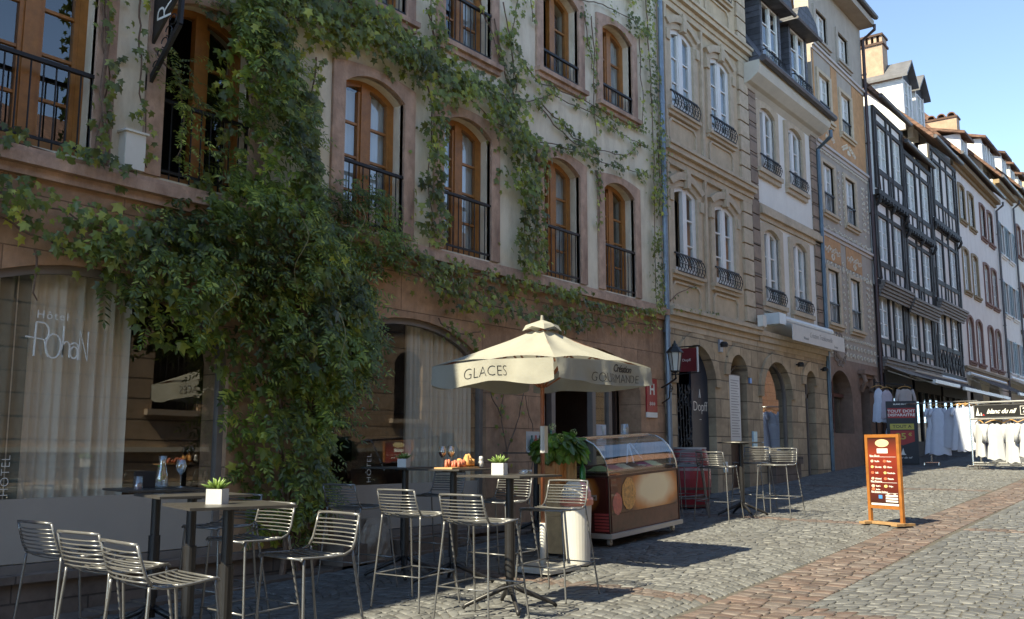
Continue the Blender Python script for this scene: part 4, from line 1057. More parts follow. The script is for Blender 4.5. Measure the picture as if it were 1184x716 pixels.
# the great mass between the two shop windows
massA = [(5.55,5.85),(6.2,6.4),(6.45,5.74),(6.74,5.25),(6.96,4.53),(7.03,4.01),(7.47,3.8),(7.75,3.41),(7.85,2.79),(7.7,2.33),(7.35,2.1),(7.2,1.7),(7.1,1.05),(6.9,.75),(6.45,.75),(6.2,1.22),(6.05,1.71),(5.98,2.21),(5.7,2.53),(5.38,2.62),(5.06,2.69),(4.80,2.9),(4.55,3.18),(4.38,3.42),(4.65,3.62),(5.0,3.66),(5.36,3.77),(5.6,4.17),(5.85,4.57),(5.75,5.13)]
climber('huge dark green hanging mass of vines between the two big arched windows', [], [(massA, 440, .62, ['ivy','ivy','ivy','wis'], .115), ([(6.2,3.2),(7.2,3.5),(7.8,3.0),(7.7,2.3),(6.9,1.9),(6.2,2.3)],170,.95,['ivy','ivy','wis'],.13), ([(5.9,4.3),(6.9,4.4),(7.1,3.7),(6.4,3.0),(5.5,3.1),(5.0,3.3)],230,.85,['wis','ivy'],.12)], m=M_ivyd, seed=3, stems=False)
sm = MB(); random.seed(5)
MA = thing('vine_trunk', 'bare brown twining stems climbing behind the big hanging vine mass', 'vine trunk', (6.8,W,.3))
for k in range(5):
    x = 6.55+.16*k; sm.tube([(x+.08*math.sin(i*.9+k*2), W-.14-.04*math.cos(i*1.3+k), .28+.3*i) for i in range(14)], [.032-.0012*i for i in range(14)], 7)
sm.tube([(4.5,W-.05,4.0),(4.46,W-.12,4.3),(4.38,W-.1,4.7),(4.42,W-.08,5.2),(4.36,W-.08,5.9),(4.4,W-.06,7)],.02,7)
part('stem', sm, M_stem, MA)
# long pale shoots hanging out of the mass
sh = MB(); random.seed(9)
for (x,z,l,o) in ((6.15,3.8,.7,.78),(6.9,4.1,.6,.8),(5.4,3.1,.5,.7),(6.5,2.9,.8,.95)):
    sw = random.uniform(-.3,.3); pts = [(x+sw*t*t+.05*math.sin(t*7), W-o-.05*math.sin(t*5), z-l*t) for t in [i/9 for i in range(10)]]
    sh.tube(pts, [.0045-.0003*i for i in range(10)], 4)
part('shoot', sh, mat('pale_shoot',(.20,.17,.08),.7,.2,9), MA)
climber('leafy wisteria bush filling the foot of the third orange window from the left', [], [([(7.15,4.35),(7.52,4.6),(7.95,4.5),(8.2,4.1),(8.25,3.8),(7.68,3.6),(7.1,3.7)], 420, .45, 'wis', .10)], m=M_wis, seed=8, base=(7.7,W,4), stems=False, name='wisteria')
climber('bright green vines arching over the tops of the middle orange windows', [
    ([(6.2,6.1),(6.8,6.35),(7.3,6.35),(8.26,6.42),(9.09,6.30),(9.81,6.16),(10.61,5.95),(11.3,5.85)], .24, 210, .30, 'ivy', .10),
    ([(6.2,6.6),(7.23,6.75),(7.95,6.68),(8.74,6.45),(9.81,6.38),(10.61,6.32)], .20, 190, .28, 'ivy', .10),
    ([(5.9,6.9),(6.6,6.95),(7.2,6.8)], .5, 190, .35, 'ivy', .10),
    ([(6.3,6.4),(7.0,6.5),(7.8,6.6)], .25, 190, .4, 'ivy', .11),
    ([(6.9,5.9),(6.8,5.2),(6.9,4.6)], .13, 110, .18, 'ivy', .09),
    ([(10.16,7.6),(10.36,6.9),(10.67,6.48),(11.56,6.88),(12.81,6.97),(13.63,6.83),(14.54,6.83)], .08, 130, .12, 'ivy', .08),
    ([(9.75,7.8),(10.1,7.31),(10.5,6.7)], .08, 90, .1, 'ivy', .08),
    ([(10.67,5.95),(11.55,6.12),(12.52,6.2),(13.33,6.2),(14.51,6.33)], .11, 170, .14, 'ivy', .085),
    ([(11.3,6.7),(12.2,6.4),(12.9,6.35),(13.8,6.5),(14.4,6.9)], .09, 110, .1, 'ivy', .08),
    ([(10.25,9.6),(10.5,8.8),(10.7,8.1),(10.5,7.4),(10.65,6.8)], .14, 130, .15, 'ivy', .085),
    ([(9.4,6.3),(9.9,6.55),(10.4,6.5),(10.9,6.3)], .30, 120, .22, 'ivy', .10),
    ([(10.3,7.9),(10.5,7.3),(10.7,6.7)], .25, 90, .18, 'ivy', .095),
    ([(11.0,9.3),(10.9,8.6),(11.1,7.9)], .10, 110, .12, 'ivy', .085),
    ([(10.7,7.2),(11.2,7.0),(11.9,7.05),(12.8,7.1),(13.6,7.0),(14.5,7.2)], .10, 120, .12, 'ivy', .08),
    ([(12.75,8.6),(12.85,7.9),(12.8,7.2),(12.9,6.6)], .09, 120, .12, 'ivy', .08),
    ([(14.35,8.8),(14.4,8.0),(14.45,7.2)], .08, 110, .12, 'ivy', .075),
    ([(11.1,6.7),(11.6,6.45),(12.2,6.3),(12.9,6.4)], .16, 120, .14, 'ivy', .085),
    ([(8.75,8.6),(8.85,7.8),(8.8,7.2),(8.9,6.7)], .16, 120, .2, 'ivy', .095),
    ([(12.86,6.04),(12.96,5.56),(12.89,5.04)], .09, 150, .1, 'ivy', .08)], [], seed=12, base=(9,W,6))
climber('leafy green curtain filling the wall between the big mass and the upper windows', [
    ([(5.9,6.3),(6.3,5.6),(6.7,4.9)], .35, 170, .35, 'ivy', .115),
    ([(6.6,6.2),(7.3,6.45),(8.0,6.5),(8.6,6.3)], .24, 200, .35, 'ivy', .105),
    ([(6.7,7.6),(7.0,7.0),(7.2,6.6)], .3, 150, .3, 'ivy', .11),
    ([(8.7,7.2),(8.9,6.8),(9.2,6.5)], .22, 150, .25, 'ivy', .10)], [], seed=33, base=(7,W,5))
climber('column of vine leaves hanging between the third and fourth orange windows', [
    ([(8.75,6.3),(8.85,5.58),(8.78,5.0),(8.84,4.46),(8.85,3.9)], .22, 220, .28, 'ivy', .105)], [], seed=14, base=(8.8,W,4))
climber('broad leafy column of vine covering the wall between the fourth and fifth orange windows', [
    ([(10.75,6.1),(10.78,5.44),(10.78,4.82),(10.8,4.0)], .38, 250, .28, 'ivy', .10),
    ([(11.15,5.9),(11.14,4.91),(11.1,4.13)], .18, 190, .25, 'ivy', .09)], [], seed=15, base=(10.8,W,4))
climber('dense narrow column of ivy beside the zinc downpipe at the right corner of the hotel', [
    ([(14.65,10.2),(14.62,9.61),(14.68,8.65),(14.76,7.7),(14.80,6.58),(14.76,5.46),(14.75,4.22),(14.8,3.9)], .17, 260, .22, 'ivy', .07),
    ([(14.9,7.2),(14.95,6.4),(14.9,5.6)], .12, 180, .3, 'ivy', .07),
    ([(12.4,8.75),(13.12,8.95),(14.01,9.05),(14.63,8.96)], .2, 150, .16, 'ivy', .08),
    ([(12.5,8.6),(12.6,8.2),(12.75,7.7)], .12, 120, .12, 'ivy', .08),
    ([(12.6,9.6),(13.3,9.5),(14.3,9.6)], .3, 130, .16, 'ivy', .08)], [], seed=16, base=(14.7,W,4))
climber('thick fringe of vine hanging from the stone ledge above the parasol', [
    ([(8.21,3.88),(9.17,3.85),(10.08,3.86),(11.31,3.84),(12.3,3.86)], .13, 250, .34, 'ivy', .085),
    ([(8.45,3.72),(9.35,3.52),(10.08,3.45),(11.3,3.42),(12.3,3.5)], .22, 220, .32, 'ivy', .085),
    ([(9.01,3.2),(9.35,3.0),(9.9,3.1)], .14, 130, .2, 'ivy', .08),
    ([(12.2,3.8),(13.4,3.78),(14.75,3.95)], .12, 210, .28, 'ivy', .075),
    ([(12.1,3.5),(13.0,3.55),(13.83,3.6),(14.8,3.7)], .12, 120, .14, 'ivy', .07),
    ([(14.98,4.0),(15.5,4.02),(16.0,4.08),(16.91,4.12)], .06, 190, .28, 'ivy', .06),
    ([(15.1,4.1),(15.66,4.38),(16.39,4.62)], .03, 130, .12, 'ivy', .05)], [], seed=17, base=(11,W,4))
climber('dark creeper growing along and under the ledge at the far left', [
    ([(2.6,3.96),(3.48,4.06),(3.9,4.1),(4.4,4.06),(4.7,4.0)], .12, 210, .25, 'ivy', .09),
    ([(2.4,3.6),(3.45,3.62),(3.9,3.6),(4.3,3.5),(4.8,3.45),(5.3,3.6)], .17, 230, .32, 'ivy', .095),
    ([(2.6,3.4),(3.47,3.45),(3.89,3.35),(4.2,3.25),(4.5,3.2)], .10, 170, .28, 'ivy', .09),
    ([(3.91,3.2),(3.97,2.78)], .04, 120, .1, 'ivy', .06)], [], m=M_ivyd, seed=21, base=(3.6,W,3.4))
climber('slender creeper climbing the wall between the two left orange windows', [
    ([(4.38,6.2),(4.37,5.58),(4.40,5.17),(4.45,4.78),(4.40,4.36),(4.36,4.12)], .09, 230, .2, 'ivy', .085),
    ([(4.68,6.2),(4.72,5.69),(4.73,5.17),(4.80,4.63),(4.90,4.15)], .10, 110, .16, 'ivy', .075),
    ([(4.9,5.3),(5.15,5.1),(5.3,4.7),(5.2,4.3)], .14, 120, .25, 'wis', .085)], [], seed=23, base=(4.6,W,4.2))
climber('loose spray of wisteria over the top right of the second window from the left', [
    ([(5.0,6.05),(5.49,6.15),(6.1,6.3)], .12, 130, .25, 'wis', .085),
    ([(6.05,6.0),(6.1,5.4),(6.0,4.9)], .14, 190, .3, 'wis', .09)], [], m=M_wis, seed=24, base=(5.6,W,5), name='wisteria', stems=False)
climber('thin bare creeper with a few leaves on the wall behind the parasol', [
    ([(10.6,.9),(10.45,1.5),(10.35,2.1),(10.5,2.9)], .12, 22, .06, 'ivy', .075), ([(10.45,1.5),(10.75,2.0),(11.0,2.7)], .1, 14, .05, 'ivy', .07), ([(10.38,2.0),(10.1,2.3),(10.15,2.7)], .1, 40, .06, 'ivy', .08), ([(10.9,.8),(11.1,1.6),(10.9,2.3)],.1,8,.04,'ivy',.07)], [], seed=25, base=(10.5,W,.8))
# yellow-green shoot under the ledge
ys = MB(); random.seed(4)
for k in range(16): put_leaf(ys, Vector((5.02+random.uniform(-.03,.03),W-.2,3.75-.02*k)), Vector((random.gauss(0,.4),-1,.3)), Vector((random.choice((-1,1)),0,-.3)), .045,'w')
solo('hanging_shoot', ys, M_yng, 'short yellow-green shoot dangling from the ledge under the ivory box', 'plant', kind=None)
# ------------------------------------------------------------------ bar stools
M_chair = mat('dark_powder_coated_steel', (.10,.10,.10), .28, .1, 20, metal=.0, spec=.9, coat=.6)
M_table = mat('black_table_metal', (.022,.021,.022), .42, .15, 10, metal=.2, stain=.2, stain_col=(.05,.05,.05))
M_ttop  = mat('dark_table_top', (.045,.042,.04), .38, .2, 9, stain=.35, stain_col=(.09,.085,.08))
def make_stool(label, loc, rz, group):
    t = thing('bar_stool', label, 'bar stool', loc, rz, group, tilt=True)
    prof = [(.21,.725),(.195,.742),(.10,.735),(0,.728),(-.10,.73),(-.155,.75),(-.185,.80),(-.205,.87),(-.225,.95)]
    w = lambda i: .215 if i < 5 else .215-.004*(i-5)
    # seat: the two side rods and the cross wires
    s = MB()
    for sg in (-1,1): s.tube([(x,sg*w(i),z) for i,(x,z) in enumerate(prof[:6])], .008, 6)
    s.tube([(.205,-.215,.735),(.205,.215,.735)], .008, 6)
    for k in range(9):
        x = .165-.036*k; z = .733+.006*math.cos(k); s.tube([(x,-.215,z),(x,-.11,z-.008),(x,0,z-.010),(x,.11,z-.008),(x,.215,z)], .0052, 5)
    part('seat', s, M_chair, t, smooth=True, world=False)
    b = MB()
    for sg in (-1,1): b.tube([(x,sg*w(i+5),z) for i,(x,z) in enumerate(prof[5:])], .0085, 6)
    b.tube([(-.225,-.203,.95),(-.235,-.1,.953),(-.237,0,.953),(-.235,.1,.953),(-.225,.203,.95)], .010, 6)
    for k in range(7):
        z = .765+.0245*k; f = (z-.75)/.2; x = -.165-.058*f**.7; b.tube([(x,-.212,z),(x-.02,-.1,z),(x-.024,0,z),(x-.02,.1,z),(x,.212,z)], .0052, 5)
    part('backrest', b, M_chair, t, smooth=True, world=False)
    for sx in (1,-1):
        for sg in (-1,1):
            l = MB(); x0 = .185 if sx > 0 else -.165; x1 = .24 if sx > 0 else -.255
            l.tube([(x0,sg*.212,.735 if sx>0 else .745),(x0+.004*sx,sg*.214,.70),(x1,sg*.262,.02),(x1,sg*.263,.002)], [.0085,.0085,.0085,.0095], 6); part('leg', l, M_chair, t, smooth=True, world=False)
    f = MB(); z = .27; q = lambda sx,sg: ((.185 if sx>0 else -.165)+((.24 if sx>0 else -.255)-(.185 if sx>0 else -.165))*(.735-z)/.735, sg*(.212+.05*(.735-z)/.735), z)
    f.tube([q(1,-1),q(1,1)],.0075,6); f.tube([q(1,1),q(-1,1)],.006,6); f.tube([q(1,-1),q(-1,-1)],.006,6); f.tube([q(-1,-1),q(-1,1)],.006,6)
    part('footrest', f, M_chair, t, smooth=True, world=False)
    return t
G1 = 'bar stools around the tall tables'
L = lambda x,y: (x,y,gz(x)+.022)
stools = [
 (3.35,5.98,.0,'dark bar stool close to the big window, at the far left of the terrace'),
 (3.16,5.14,.02,'sunlit bar stool second from the left, its white-lit back turned to the camera'),
 (3.02,4.48,-.12,'nearest bar stool at the lower left with sun on its slatted seat'),
 (4.85,6.45,PI,'shaded bar stool half hidden behind the square table with the succulent'),
 (4.42,5.55,PI-.06,'shaded bar stool with a sunlit backrest, just right of the succulent table'),
 (4.07,4.55,PI-.10,'bar stool with strongly sunlit backrest right of the left table group, nearest the camera there'),
 (6.38,6.52,.0,'dark bar stool in front of the foot of the hanging vines, beside the second window'),
 (6.07,5.52,.0,'sunlit bar stool left of the table with the food platter'),
 (5.86,4.66,.0,'sunlit bar stool left of the nearest middle table with the white plant pot'),
 (7.72,6.72,PI+.03,'dark bar stool in the shade against the second window, behind the platter table'),
 (7.38,5.62,PI-.05,'half-shaded bar stool between the platter table and the nearest middle table'),
 (6.95,4.72,PI-.02,'bar stool in front of the white cup-shaped bin, right of the nearest middle table'),
 (12.80,5.92,.0,'lit bar stool left of the far round table'),
 (14.00,5.90,PI,'pale-lit bar stool right behind the far round table'),
 (13.55,5.32,PI-.05,'foremost sunlit bar stool right of the far round table'),
 (13.05,6.50,.5,'dark bar stool in front of the red wine barrel, nearer the ice cream cart'),
 (13.42,6.78,1.2,'dark bar stool in front of the red wine barrel, farther from the cart')]
s0 = make_stool(stools[0][3], L(*stools[0][:2]), stools[0][2], G1)
for x,y,rz,lb in stools[1:]: dup(s0, L(x,y), rz, lb, G1)

# ------------------------------------------------------------------ tall tables
def make_table(label, loc, rz, size, top='square', group='tall bistro tables', h=1.05, tall_sleeve=True):
    t = thing('bar_table', label, 'table', loc, rz, group)
    a = MB()
    if top == 'square': a.box(-size/2,size/2,-size/2,size/2,h-.016,h)
    else: a.lathe([(0,h-.02),(size/2,h-.02),(size/2+.004,h-.01),(size/2,h),(0,h)],32)
    part('table_top', a, M_ttop, t, world=False)
    c = MB(); c.tube([(0,0,.10),(0,0,h-.03)],.033,16); c.tube([(0,0,.24),(0,0,.70)],.043,16) if tall_sleeve else None
    c.box(-.12,.12,-.025,.025,h-.032,h-.017); c.box(-.025,.025,-.12,.12,h-.033,h-.0165); part('column', c, M_table, t, smooth=False, world=False)
    for k in range(4):
        f = MB(); an = PI/4+k*PI/2; d = Vector((math.cos(an),math.sin(an),0))
        f.tube([tuple(d*.03+Vector((0,0,.17))),tuple(d*.10+Vector((0,0,.135))),tuple(d*.36+Vector((0,0,.028))),tuple(d*.38+Vector((0,0,.004)))],[.024,.022,.017,.015],8); part('foot', f, M_table, t, smooth=True, world=False)
    return t
tabs = [((3.66,4.84),-.35,'nearest square black table at the left with a square-potted succulent'),
        ((4.08,5.80),-.30,'square black table behind the succulent table, with a glass ashtray'),
        ((4.34,6.62),-.25,'square black table against the window with carafe, wine glass and candle'),
        ((7.14,6.66),.0,'square table with a small plant touching the second window, left of the platter'),
        ((7.02,5.93),.02,'square table with wine glasses and a food platter'),
        ((6.37,4.78),.03,'nearest square table in the middle with a white-potted succulent and ashtray'),
        ((10.3,7.30),.0,'black table by the hotel wall holding the condiment rack')]
tt = make_table(tabs[0][2], L(*tabs[0][0]), tabs[0][1], .62)
for (x,y),rz,lb in tabs[1:]: dup(tt, L(x,y), rz, lb, 'tall bistro tables', tilt=False)
make_table('small round tall table far off in front of the stone arcade', L(13.48,5.86), 0, .66, 'round', h=1.06, tall_sleeve=False)
def top(x,y,h=1.05): return (x,y,gz(x)+.022+h)

# ------------------------------------------------------------------ what stands on the tables
M_pot = mat('white_ceramic', (.52,.51,.49), .35, .04); M_succ = leaf_mat('succulent_leaves', (.16,.26,.07),(.24,.36,.10),(.34,.46,.15))
M_clr = glass_mat('clear_glass', .10, (.93,.95,.95))
def succulent(label, loc, rz=0, s=1.0, square=True):
    t = thing('succulent_plant', label, 'potted plant', loc, rz, group='succulents in white pots')
    p = MB()
    if square:
        r=.052*s; p.box(-r,r,-r,r,0,.095*s); p.box(-r*.85,r*.85,-r*.85,r*.85,.0951*s,.0955*s,1)
    else: p.lathe([(.036*s,0),(.046*s,.01),(.05*s,.10*s),(.046*s,.10*s),(.043*s,.09*s),(0,.09*s)],20)
    part('pot', p, [M_pot, M_joint], t, world=False)
    l = MB(); rnd = random.Random(5)
    for k in range(15):
        a = k*2.4; r = .010+.002*k; d = Vector((math.cos(a)*r*2.2,math.sin(a)*r*2.2,.075-.003*k))*s
        b = Vector((math.cos(a)*r*.5,math.sin(a)*r*.5,.093))*s; l.tube([b,b+d*.6,b+d],[.007*s,.010*s,.002*s],5)
    part('leaves', l, M_succ, t, smooth=True, world=False); return t
succulent('square white pot with a pale green succulent on the nearest left table', top(3.62,4.90), .5, .95)
succulent('white pot with upright succulent on the nearest middle table', top(6.36,4.88), .3, 1.0)
succulent('small white-potted plant on the table against the second window', top(7.05,6.60), .3, .9)
def ashtray(label, loc):
    m = MB(); m.lathe([(0,.004),(.04,.004),(.05,.034),(.056,.034),(.052,0),(0,0)],18); solo('ashtray', m, M_clr, label, 'ashtray', loc, smooth=True, group='glass ashtrays')
ashtray('clear glass ashtray on the nearest middle table beside the white pot', top(6.50,4.72)); ashtray('clear glass ashtray on the second left table, left of the succulent', top(4.20,5.72))
def glassware(name, label, loc, wine=None, h=.21, cat='wine glass'):
    t = thing(name, label, cat, loc, group='wine glasses on the tables'); m = MB()
    m.lathe([(0,.001),(.034,.001),(.034,.003),(.006,.007),(.004,.02),(.004,.09),(.012,.10),(.034,.13),(.040,.16),(.033,h),(.0318,h),(.0385,.16),(.0325,.132),(.008,.103),(0,.103)],20); part('bowl', m, M_clr, t, smooth=True, world=False)
    if wine:
        m = MB(); m.lathe([(0,.105),(.008,.105),(.0315,.132),(.0375,.155),(0,.155)],18); part('wine', m, mat(wine[0],wine[1],.05), t, smooth=True, world=False)
    return t
glassware('wine_glass','empty-looking white wine glass on the window-side left table', top(4.46,6.50))
glassware('wine_glass','glass of red wine on the platter table', top(6.96,6.02), ('red_wine',(.05,.005,.01)))
glassware('wine_glass','glass of pale wine right of the red wine', top(7.06,6.00), ('rose_wine',(.5,.3,.15)))
ca = thing('carafe','glass water carafe with green mint inside on the window-side left table','carafe',top(4.33,6.55)); m = MB()
m.lathe([(0,.003),(.04,.003),(.048,.02),(.046,.10),(.028,.17),(.024,.20),(.032,.245),(.030,.245),(.022,.20),(.026,.168),(.0435,.10),(.0455,.022),(0,.008)],20); part('vessel', m, M_clr, ca, smooth=True, world=False)
m = MB(); random.seed(2)
for k in range(16): put_leaf(m, Vector((random.uniform(-.02,.02),random.uniform(-.02,.02),random.uniform(.06,.18))), rv(), rv(), .03, 'w')
part('mint', m, mat('mint_green',(.08,.33,.06),.5,.1), ca, world=False)
m = MB(); m.lathe([(0,0),(.032,0),(.034,.005),(.034,.10),(.031,.10),(.031,.006),(0,.006)],18); ch = thing('candle_glass','small patterned candle glass on the window-side left table','candle',top(4.18,6.62)); part('holder', m, M_clr, ch, smooth=True, world=False)
m = MB(); m.lathe([(0,.008),(.025,.008),(.025,.045),(0,.045)],14); part('wax', m, mat('pink_white_wax',(.6,.4,.42),.6), ch, world=False)
m = MB(); m.box(-.10,.10,-.02,.02,0,.13); solo('menu_holder', m, mat('dark_menu_card',(.02,.015,.015),.6), 'dark upright menu box behind the carafe', 'menu holder', top(4.32,6.72), -.3)
# platter
pt = thing('food_platter','wooden board with charcuterie, bread and a bowl, on the middle table','food platter',top(6.99,5.84),.1); m = MB()
m.box(-.26,.2,-.10,.10,.0,.016); part('board', m, mat('light_board_wood',(.50,.29,.14),.6,.2,8), pt, world=False)
m = MB(); random.seed(6)
for k in range(14):
    a = random.uniform(-.18,.08); b_2 = random.uniform(-.07,.07); m.tube([(a,b_2,.018),(a+.02,b_2+.01,.045+random.random()*.03),(a+.05,b_2,.02)],[.012,.018,.008],6)
part('sliced_meat', m, mat('cured_meat',(.50,.16,.10),.5,.4,25), pt, smooth=True, world=False)
m = MB()
for k in range(7): m.tube([(.06+.02*k,random.uniform(-.05,.05),.03),(.07+.02*k,random.uniform(-.05,.05),.09+.02*(k%3))],[.03,.02],7)
part('bread', m, mat('crusty_bread',(.55,.28,.10),.7,.3,15), pt, smooth=True, world=False)
m = MB(); m.lathe([(0,.0),(.05,.0),(.07,.05),(.065,.05),(.045,.008),(0,.008)],18,(.27,0,0)); part('bowl', m, M_black, pt, smooth=True, world=False)
m = MB(); m.lathe([(0,0),(.022,0),(.024,.05),(.018,.065),(.022,.07),(.018,.10),(0,.105)],14); solo('salt_grinder', m, mat('steel_white_grinder',(.6,.6,.6),.3,metal=.3), 'small pale pepper mill right of the food platter', 'pepper mill', top(7.27,5.80), smooth=True)
# condiment rack on the table by the wall
cr = thing('condiment_rack','white tray of red, green and white bottles on the table by the wall','condiment rack',top(10.25,7.28)); m = MB()
m.box(-.14,.14,.03,.045,0,.27); m.box(-.14,.14,-.05,.045,0,.02); part('tray', m, M_pot, cr, world=False)
for k,(c,x) in enumerate((((.02,.08,.05),-.09),((.45,.06,.03),0.0),((.06,.05,.04),.09))):
    m = MB(); m.lathe([(0,.021),(.03,.021),(.03,.15),(.012,.18),(.012,.22),(0,.22)],12,(x,-.01,0)); part('bottle', m, mat('condiment_%s'%('green','red','brown')[k],c,.35), cr, smooth=True, world=False)
m = MB(); m.lathe([(0,0),(.035,0),(.036,.18),(.014,.23),(.014,.28),(0,.28)],14); solo('water_bottle', m, mat('dark_green_bottle',(.01,.10,.07),.2), 'dark green bottle beside the condiment rack', 'bottle', top(10.42,7.15), smooth=True)

# ------------------------------------------------------------------ parasol
UX, UY = 8.04, 5.62; UZ = gz(UX)+.02
U = thing('parasol','large cream square parasol lettered in black over the ice cream cart','parasol',(UX,UY,UZ))
M_can = mat('cream_canvas', (.34,.33,.285), .9, .05, 3, .010, 6, trans=.25, stain=.25, stain_col=(.24,.225,.18))
cor = [Vector((math.cos(math.radians(a)),math.sin(math.radians(a)),0)) for a in (220.9,310.9,40.9,130.9)]
R = 1.13; zr = 2.38-UZ; za = 2.80-UZ; cv = MB(); NN = 14
def rim(k, t):       # point on side k, t in 0..1
    a = cor[k]*R; b = cor[(k+1)%4]*R; return a+(b-a)*t
rows = 9
for k in range(4):
    base = len(cv.v)
    for i in range(NN+1):
        t = i/NN; p = rim(k,t); mid = 1-abs(2*t-1)
        for j in range(rows+1):
            s = .09+(1-.09)*j/rows; sag = -.045*math.sin(PI*s)*(math.sin(PI*((2*t)%1.0 if t<1 else 0)))-.02*math.sin(PI*s)
            hem = -.02*s**4*math.sin(PI*((2*t)%1.0 if t<1 else 0))*1.4
            z = za+(zr+.03*mid-za)*s + sag + hem*-1
            cv.v.append((p.x*s,p.y*s,z+s*(.020*noise.noise((p.x*s*3.1,p.y*s*3.1,2))+.008*noise.noise((p.x*s*9,p.y*s*9,5)))*(1-s**6)))
    for i in range(NN):
        for j in range(rows): a=base+i*(rows+1)+j; cv.f.append((a,a+rows+1,a+rows+2,a+1)); cv.m.append(0)
part('canopy', cv, M_can, U, smooth=True, world=False)
def vpos(k,t,d):     # valance surface
    p = rim(k,t); mid = 1-abs(2*t-1); n = (cor[k]+cor[(k+1)%4]).normalized()
    ww = .022*math.sin(t*15+k)+.014*math.sin(t*29+2*k)+.02*noise.noise((t*6,d*2,k)); s3 = math.sin(PI*((2*t)%1.0 if t<1 else 0))
    return Vector((p.x,p.y,zr+.03*mid+.028*s3*0-d*(.225-.02*math.sin(t*9+k)-.05*(abs(2*t-1)**8))))+n*(.004+ww*d+.012*d)
for k in range(4):
    vm = MB(); n2 = 30; r2 = 5
    for i in range(n2+1):
        t = .012+.976*i/n2
        for j in range(r2+1): vm.v.append(tuple(vpos(k,t,j/r2)))
    for i in range(n2):
        for j in range(r2): a=i*(r2+1)+j; vm.f.append((a,a+r2+1,a+r2+2,a+1)); vm.m.append(0)
    vo = part('valance', vm, M_can, U, smooth=True, world=False)
    txt = MB()
    def lay(s,size,tc,d,off=-.004,sp=1.0,shear=0):
        q = text_mb(s,size,.0008,off,sp,shear); wd = (rim(k,1)-rim(k,0)).length
        dirn = (rim(k,1)-rim(k,0)).normalized(); n = (cor[k]+cor[(k+1)%4]).normalized()
        vs=[]
        for x,y,z in q.v:
            t = tc+x/wd; dd = d-y/.225; p = vpos(k,max(0,min(1,t)),max(0,dd)); vs.append(tuple(p+n*(.004+z)))
        txt.add(vs,q.f)
    if k in (1,3): lay('GLACES',.155,.47,.55)
    else: lay('GOURMANDE',.125,.60,.72,-.003); lay('Création',.10,.66,.28,.0015,.9,.35)
    part('lettering', txt, M_black, vo, world=False)
cp = MB()
for k in range(4):
    a = cor[k]*.17; b = cor[(k+1)%4]*.17; m_ = (a+b)*.5*1.05
    cp.add([(0,0,za+.075),(a.x,a.y,za+.015),(m_.x,m_.y,za+.03),(b.x,b.y,za+.015),(a.x*1.2,a.y*1.2,za-.045),(m_.x*1.3,m_.y*1.3,za-.005),(b.x*1.2,b.y*1.2,za-.045)],[(0,1,2),(0,2,3),(1,4,5,2),(2,5,6,3)])
cp.tube([(0,0,za+.06),(0,0,za+.12)],[.02,.012],8); part('vent_cap', cp, M_can, U, world=False)
M_pole = mat('red_brown_pole_wood', (.26,.085,.04), .45, .2, 12)
pm = MB(); pm.tube([(0,0,.42),(0,0,za+.05)],.021,12); part('pole', pm, M_pole, U, smooth=True, world=False)
pm = MB(); pm.tube([(0,0,.03),(0,0,.46)],.032,14); part('base_tube', pm, M_pot, U, smooth=True, world=False)
pm = MB(); pm.box(-.27,.27,-.27,.27,.0,.035); pm.box(-.24,.24,-.24,.24,.035,.05); part('base_plate', pm, mat('pale_steel_plate',(.50,.49,.46),.4,.1,5,metal=.2,stain=.3), U, world=False)
pm = MB(); pm.box(-.03,.03,-.045,-.034,1.15,1.42); pm.tube([(0,0,1.15),(0,0,1.42)],.026,12); part('crank_sleeve', pm, M_pot, U, world=False)
for k in range(8):
    rb = MB(); k2=k//2; p = rim(k2, 0 if k%2==0 else .5)*.98; zz = zr-.02+(.03 if k%2 else 0)
    rb.bar((0,0,za-.03),(p.x,p.y,zz-.01),.012,.02); q=p*.5; rb.bar((p.x*.03,p.y*.03,za-.62),(q.x,q.y,(za+zz)/2-.06),.010,.016); part('rib', rb, M_pole, U, world=False)

# ------------------------------------------------------------------ ice cream cart
CX, CY = 9.76, 5.87
IC = thing('ice_cream_cart','brown ice cream cart with curved glass top and printed scoops, on castors','ice cream cart',(CX,CY,gz(CX)+.025),0,tilt=True)
LX, LY = 1.72, .80
M_choc = mat('dark_chocolate_panel', (.10,.014,.011), .35, .35, 5, coat=.1)
M_chrome = mat('brushed_aluminium', (.62,.62,.61), .25, .05, 10, metal=.9)
M_bump = mat('ivory_bumper', (.45,.42,.38), .45, .06)
m = MB(); m.box(0,LX,0,LY,.14,.78); part('body', m, M_choc, IC, world=False)
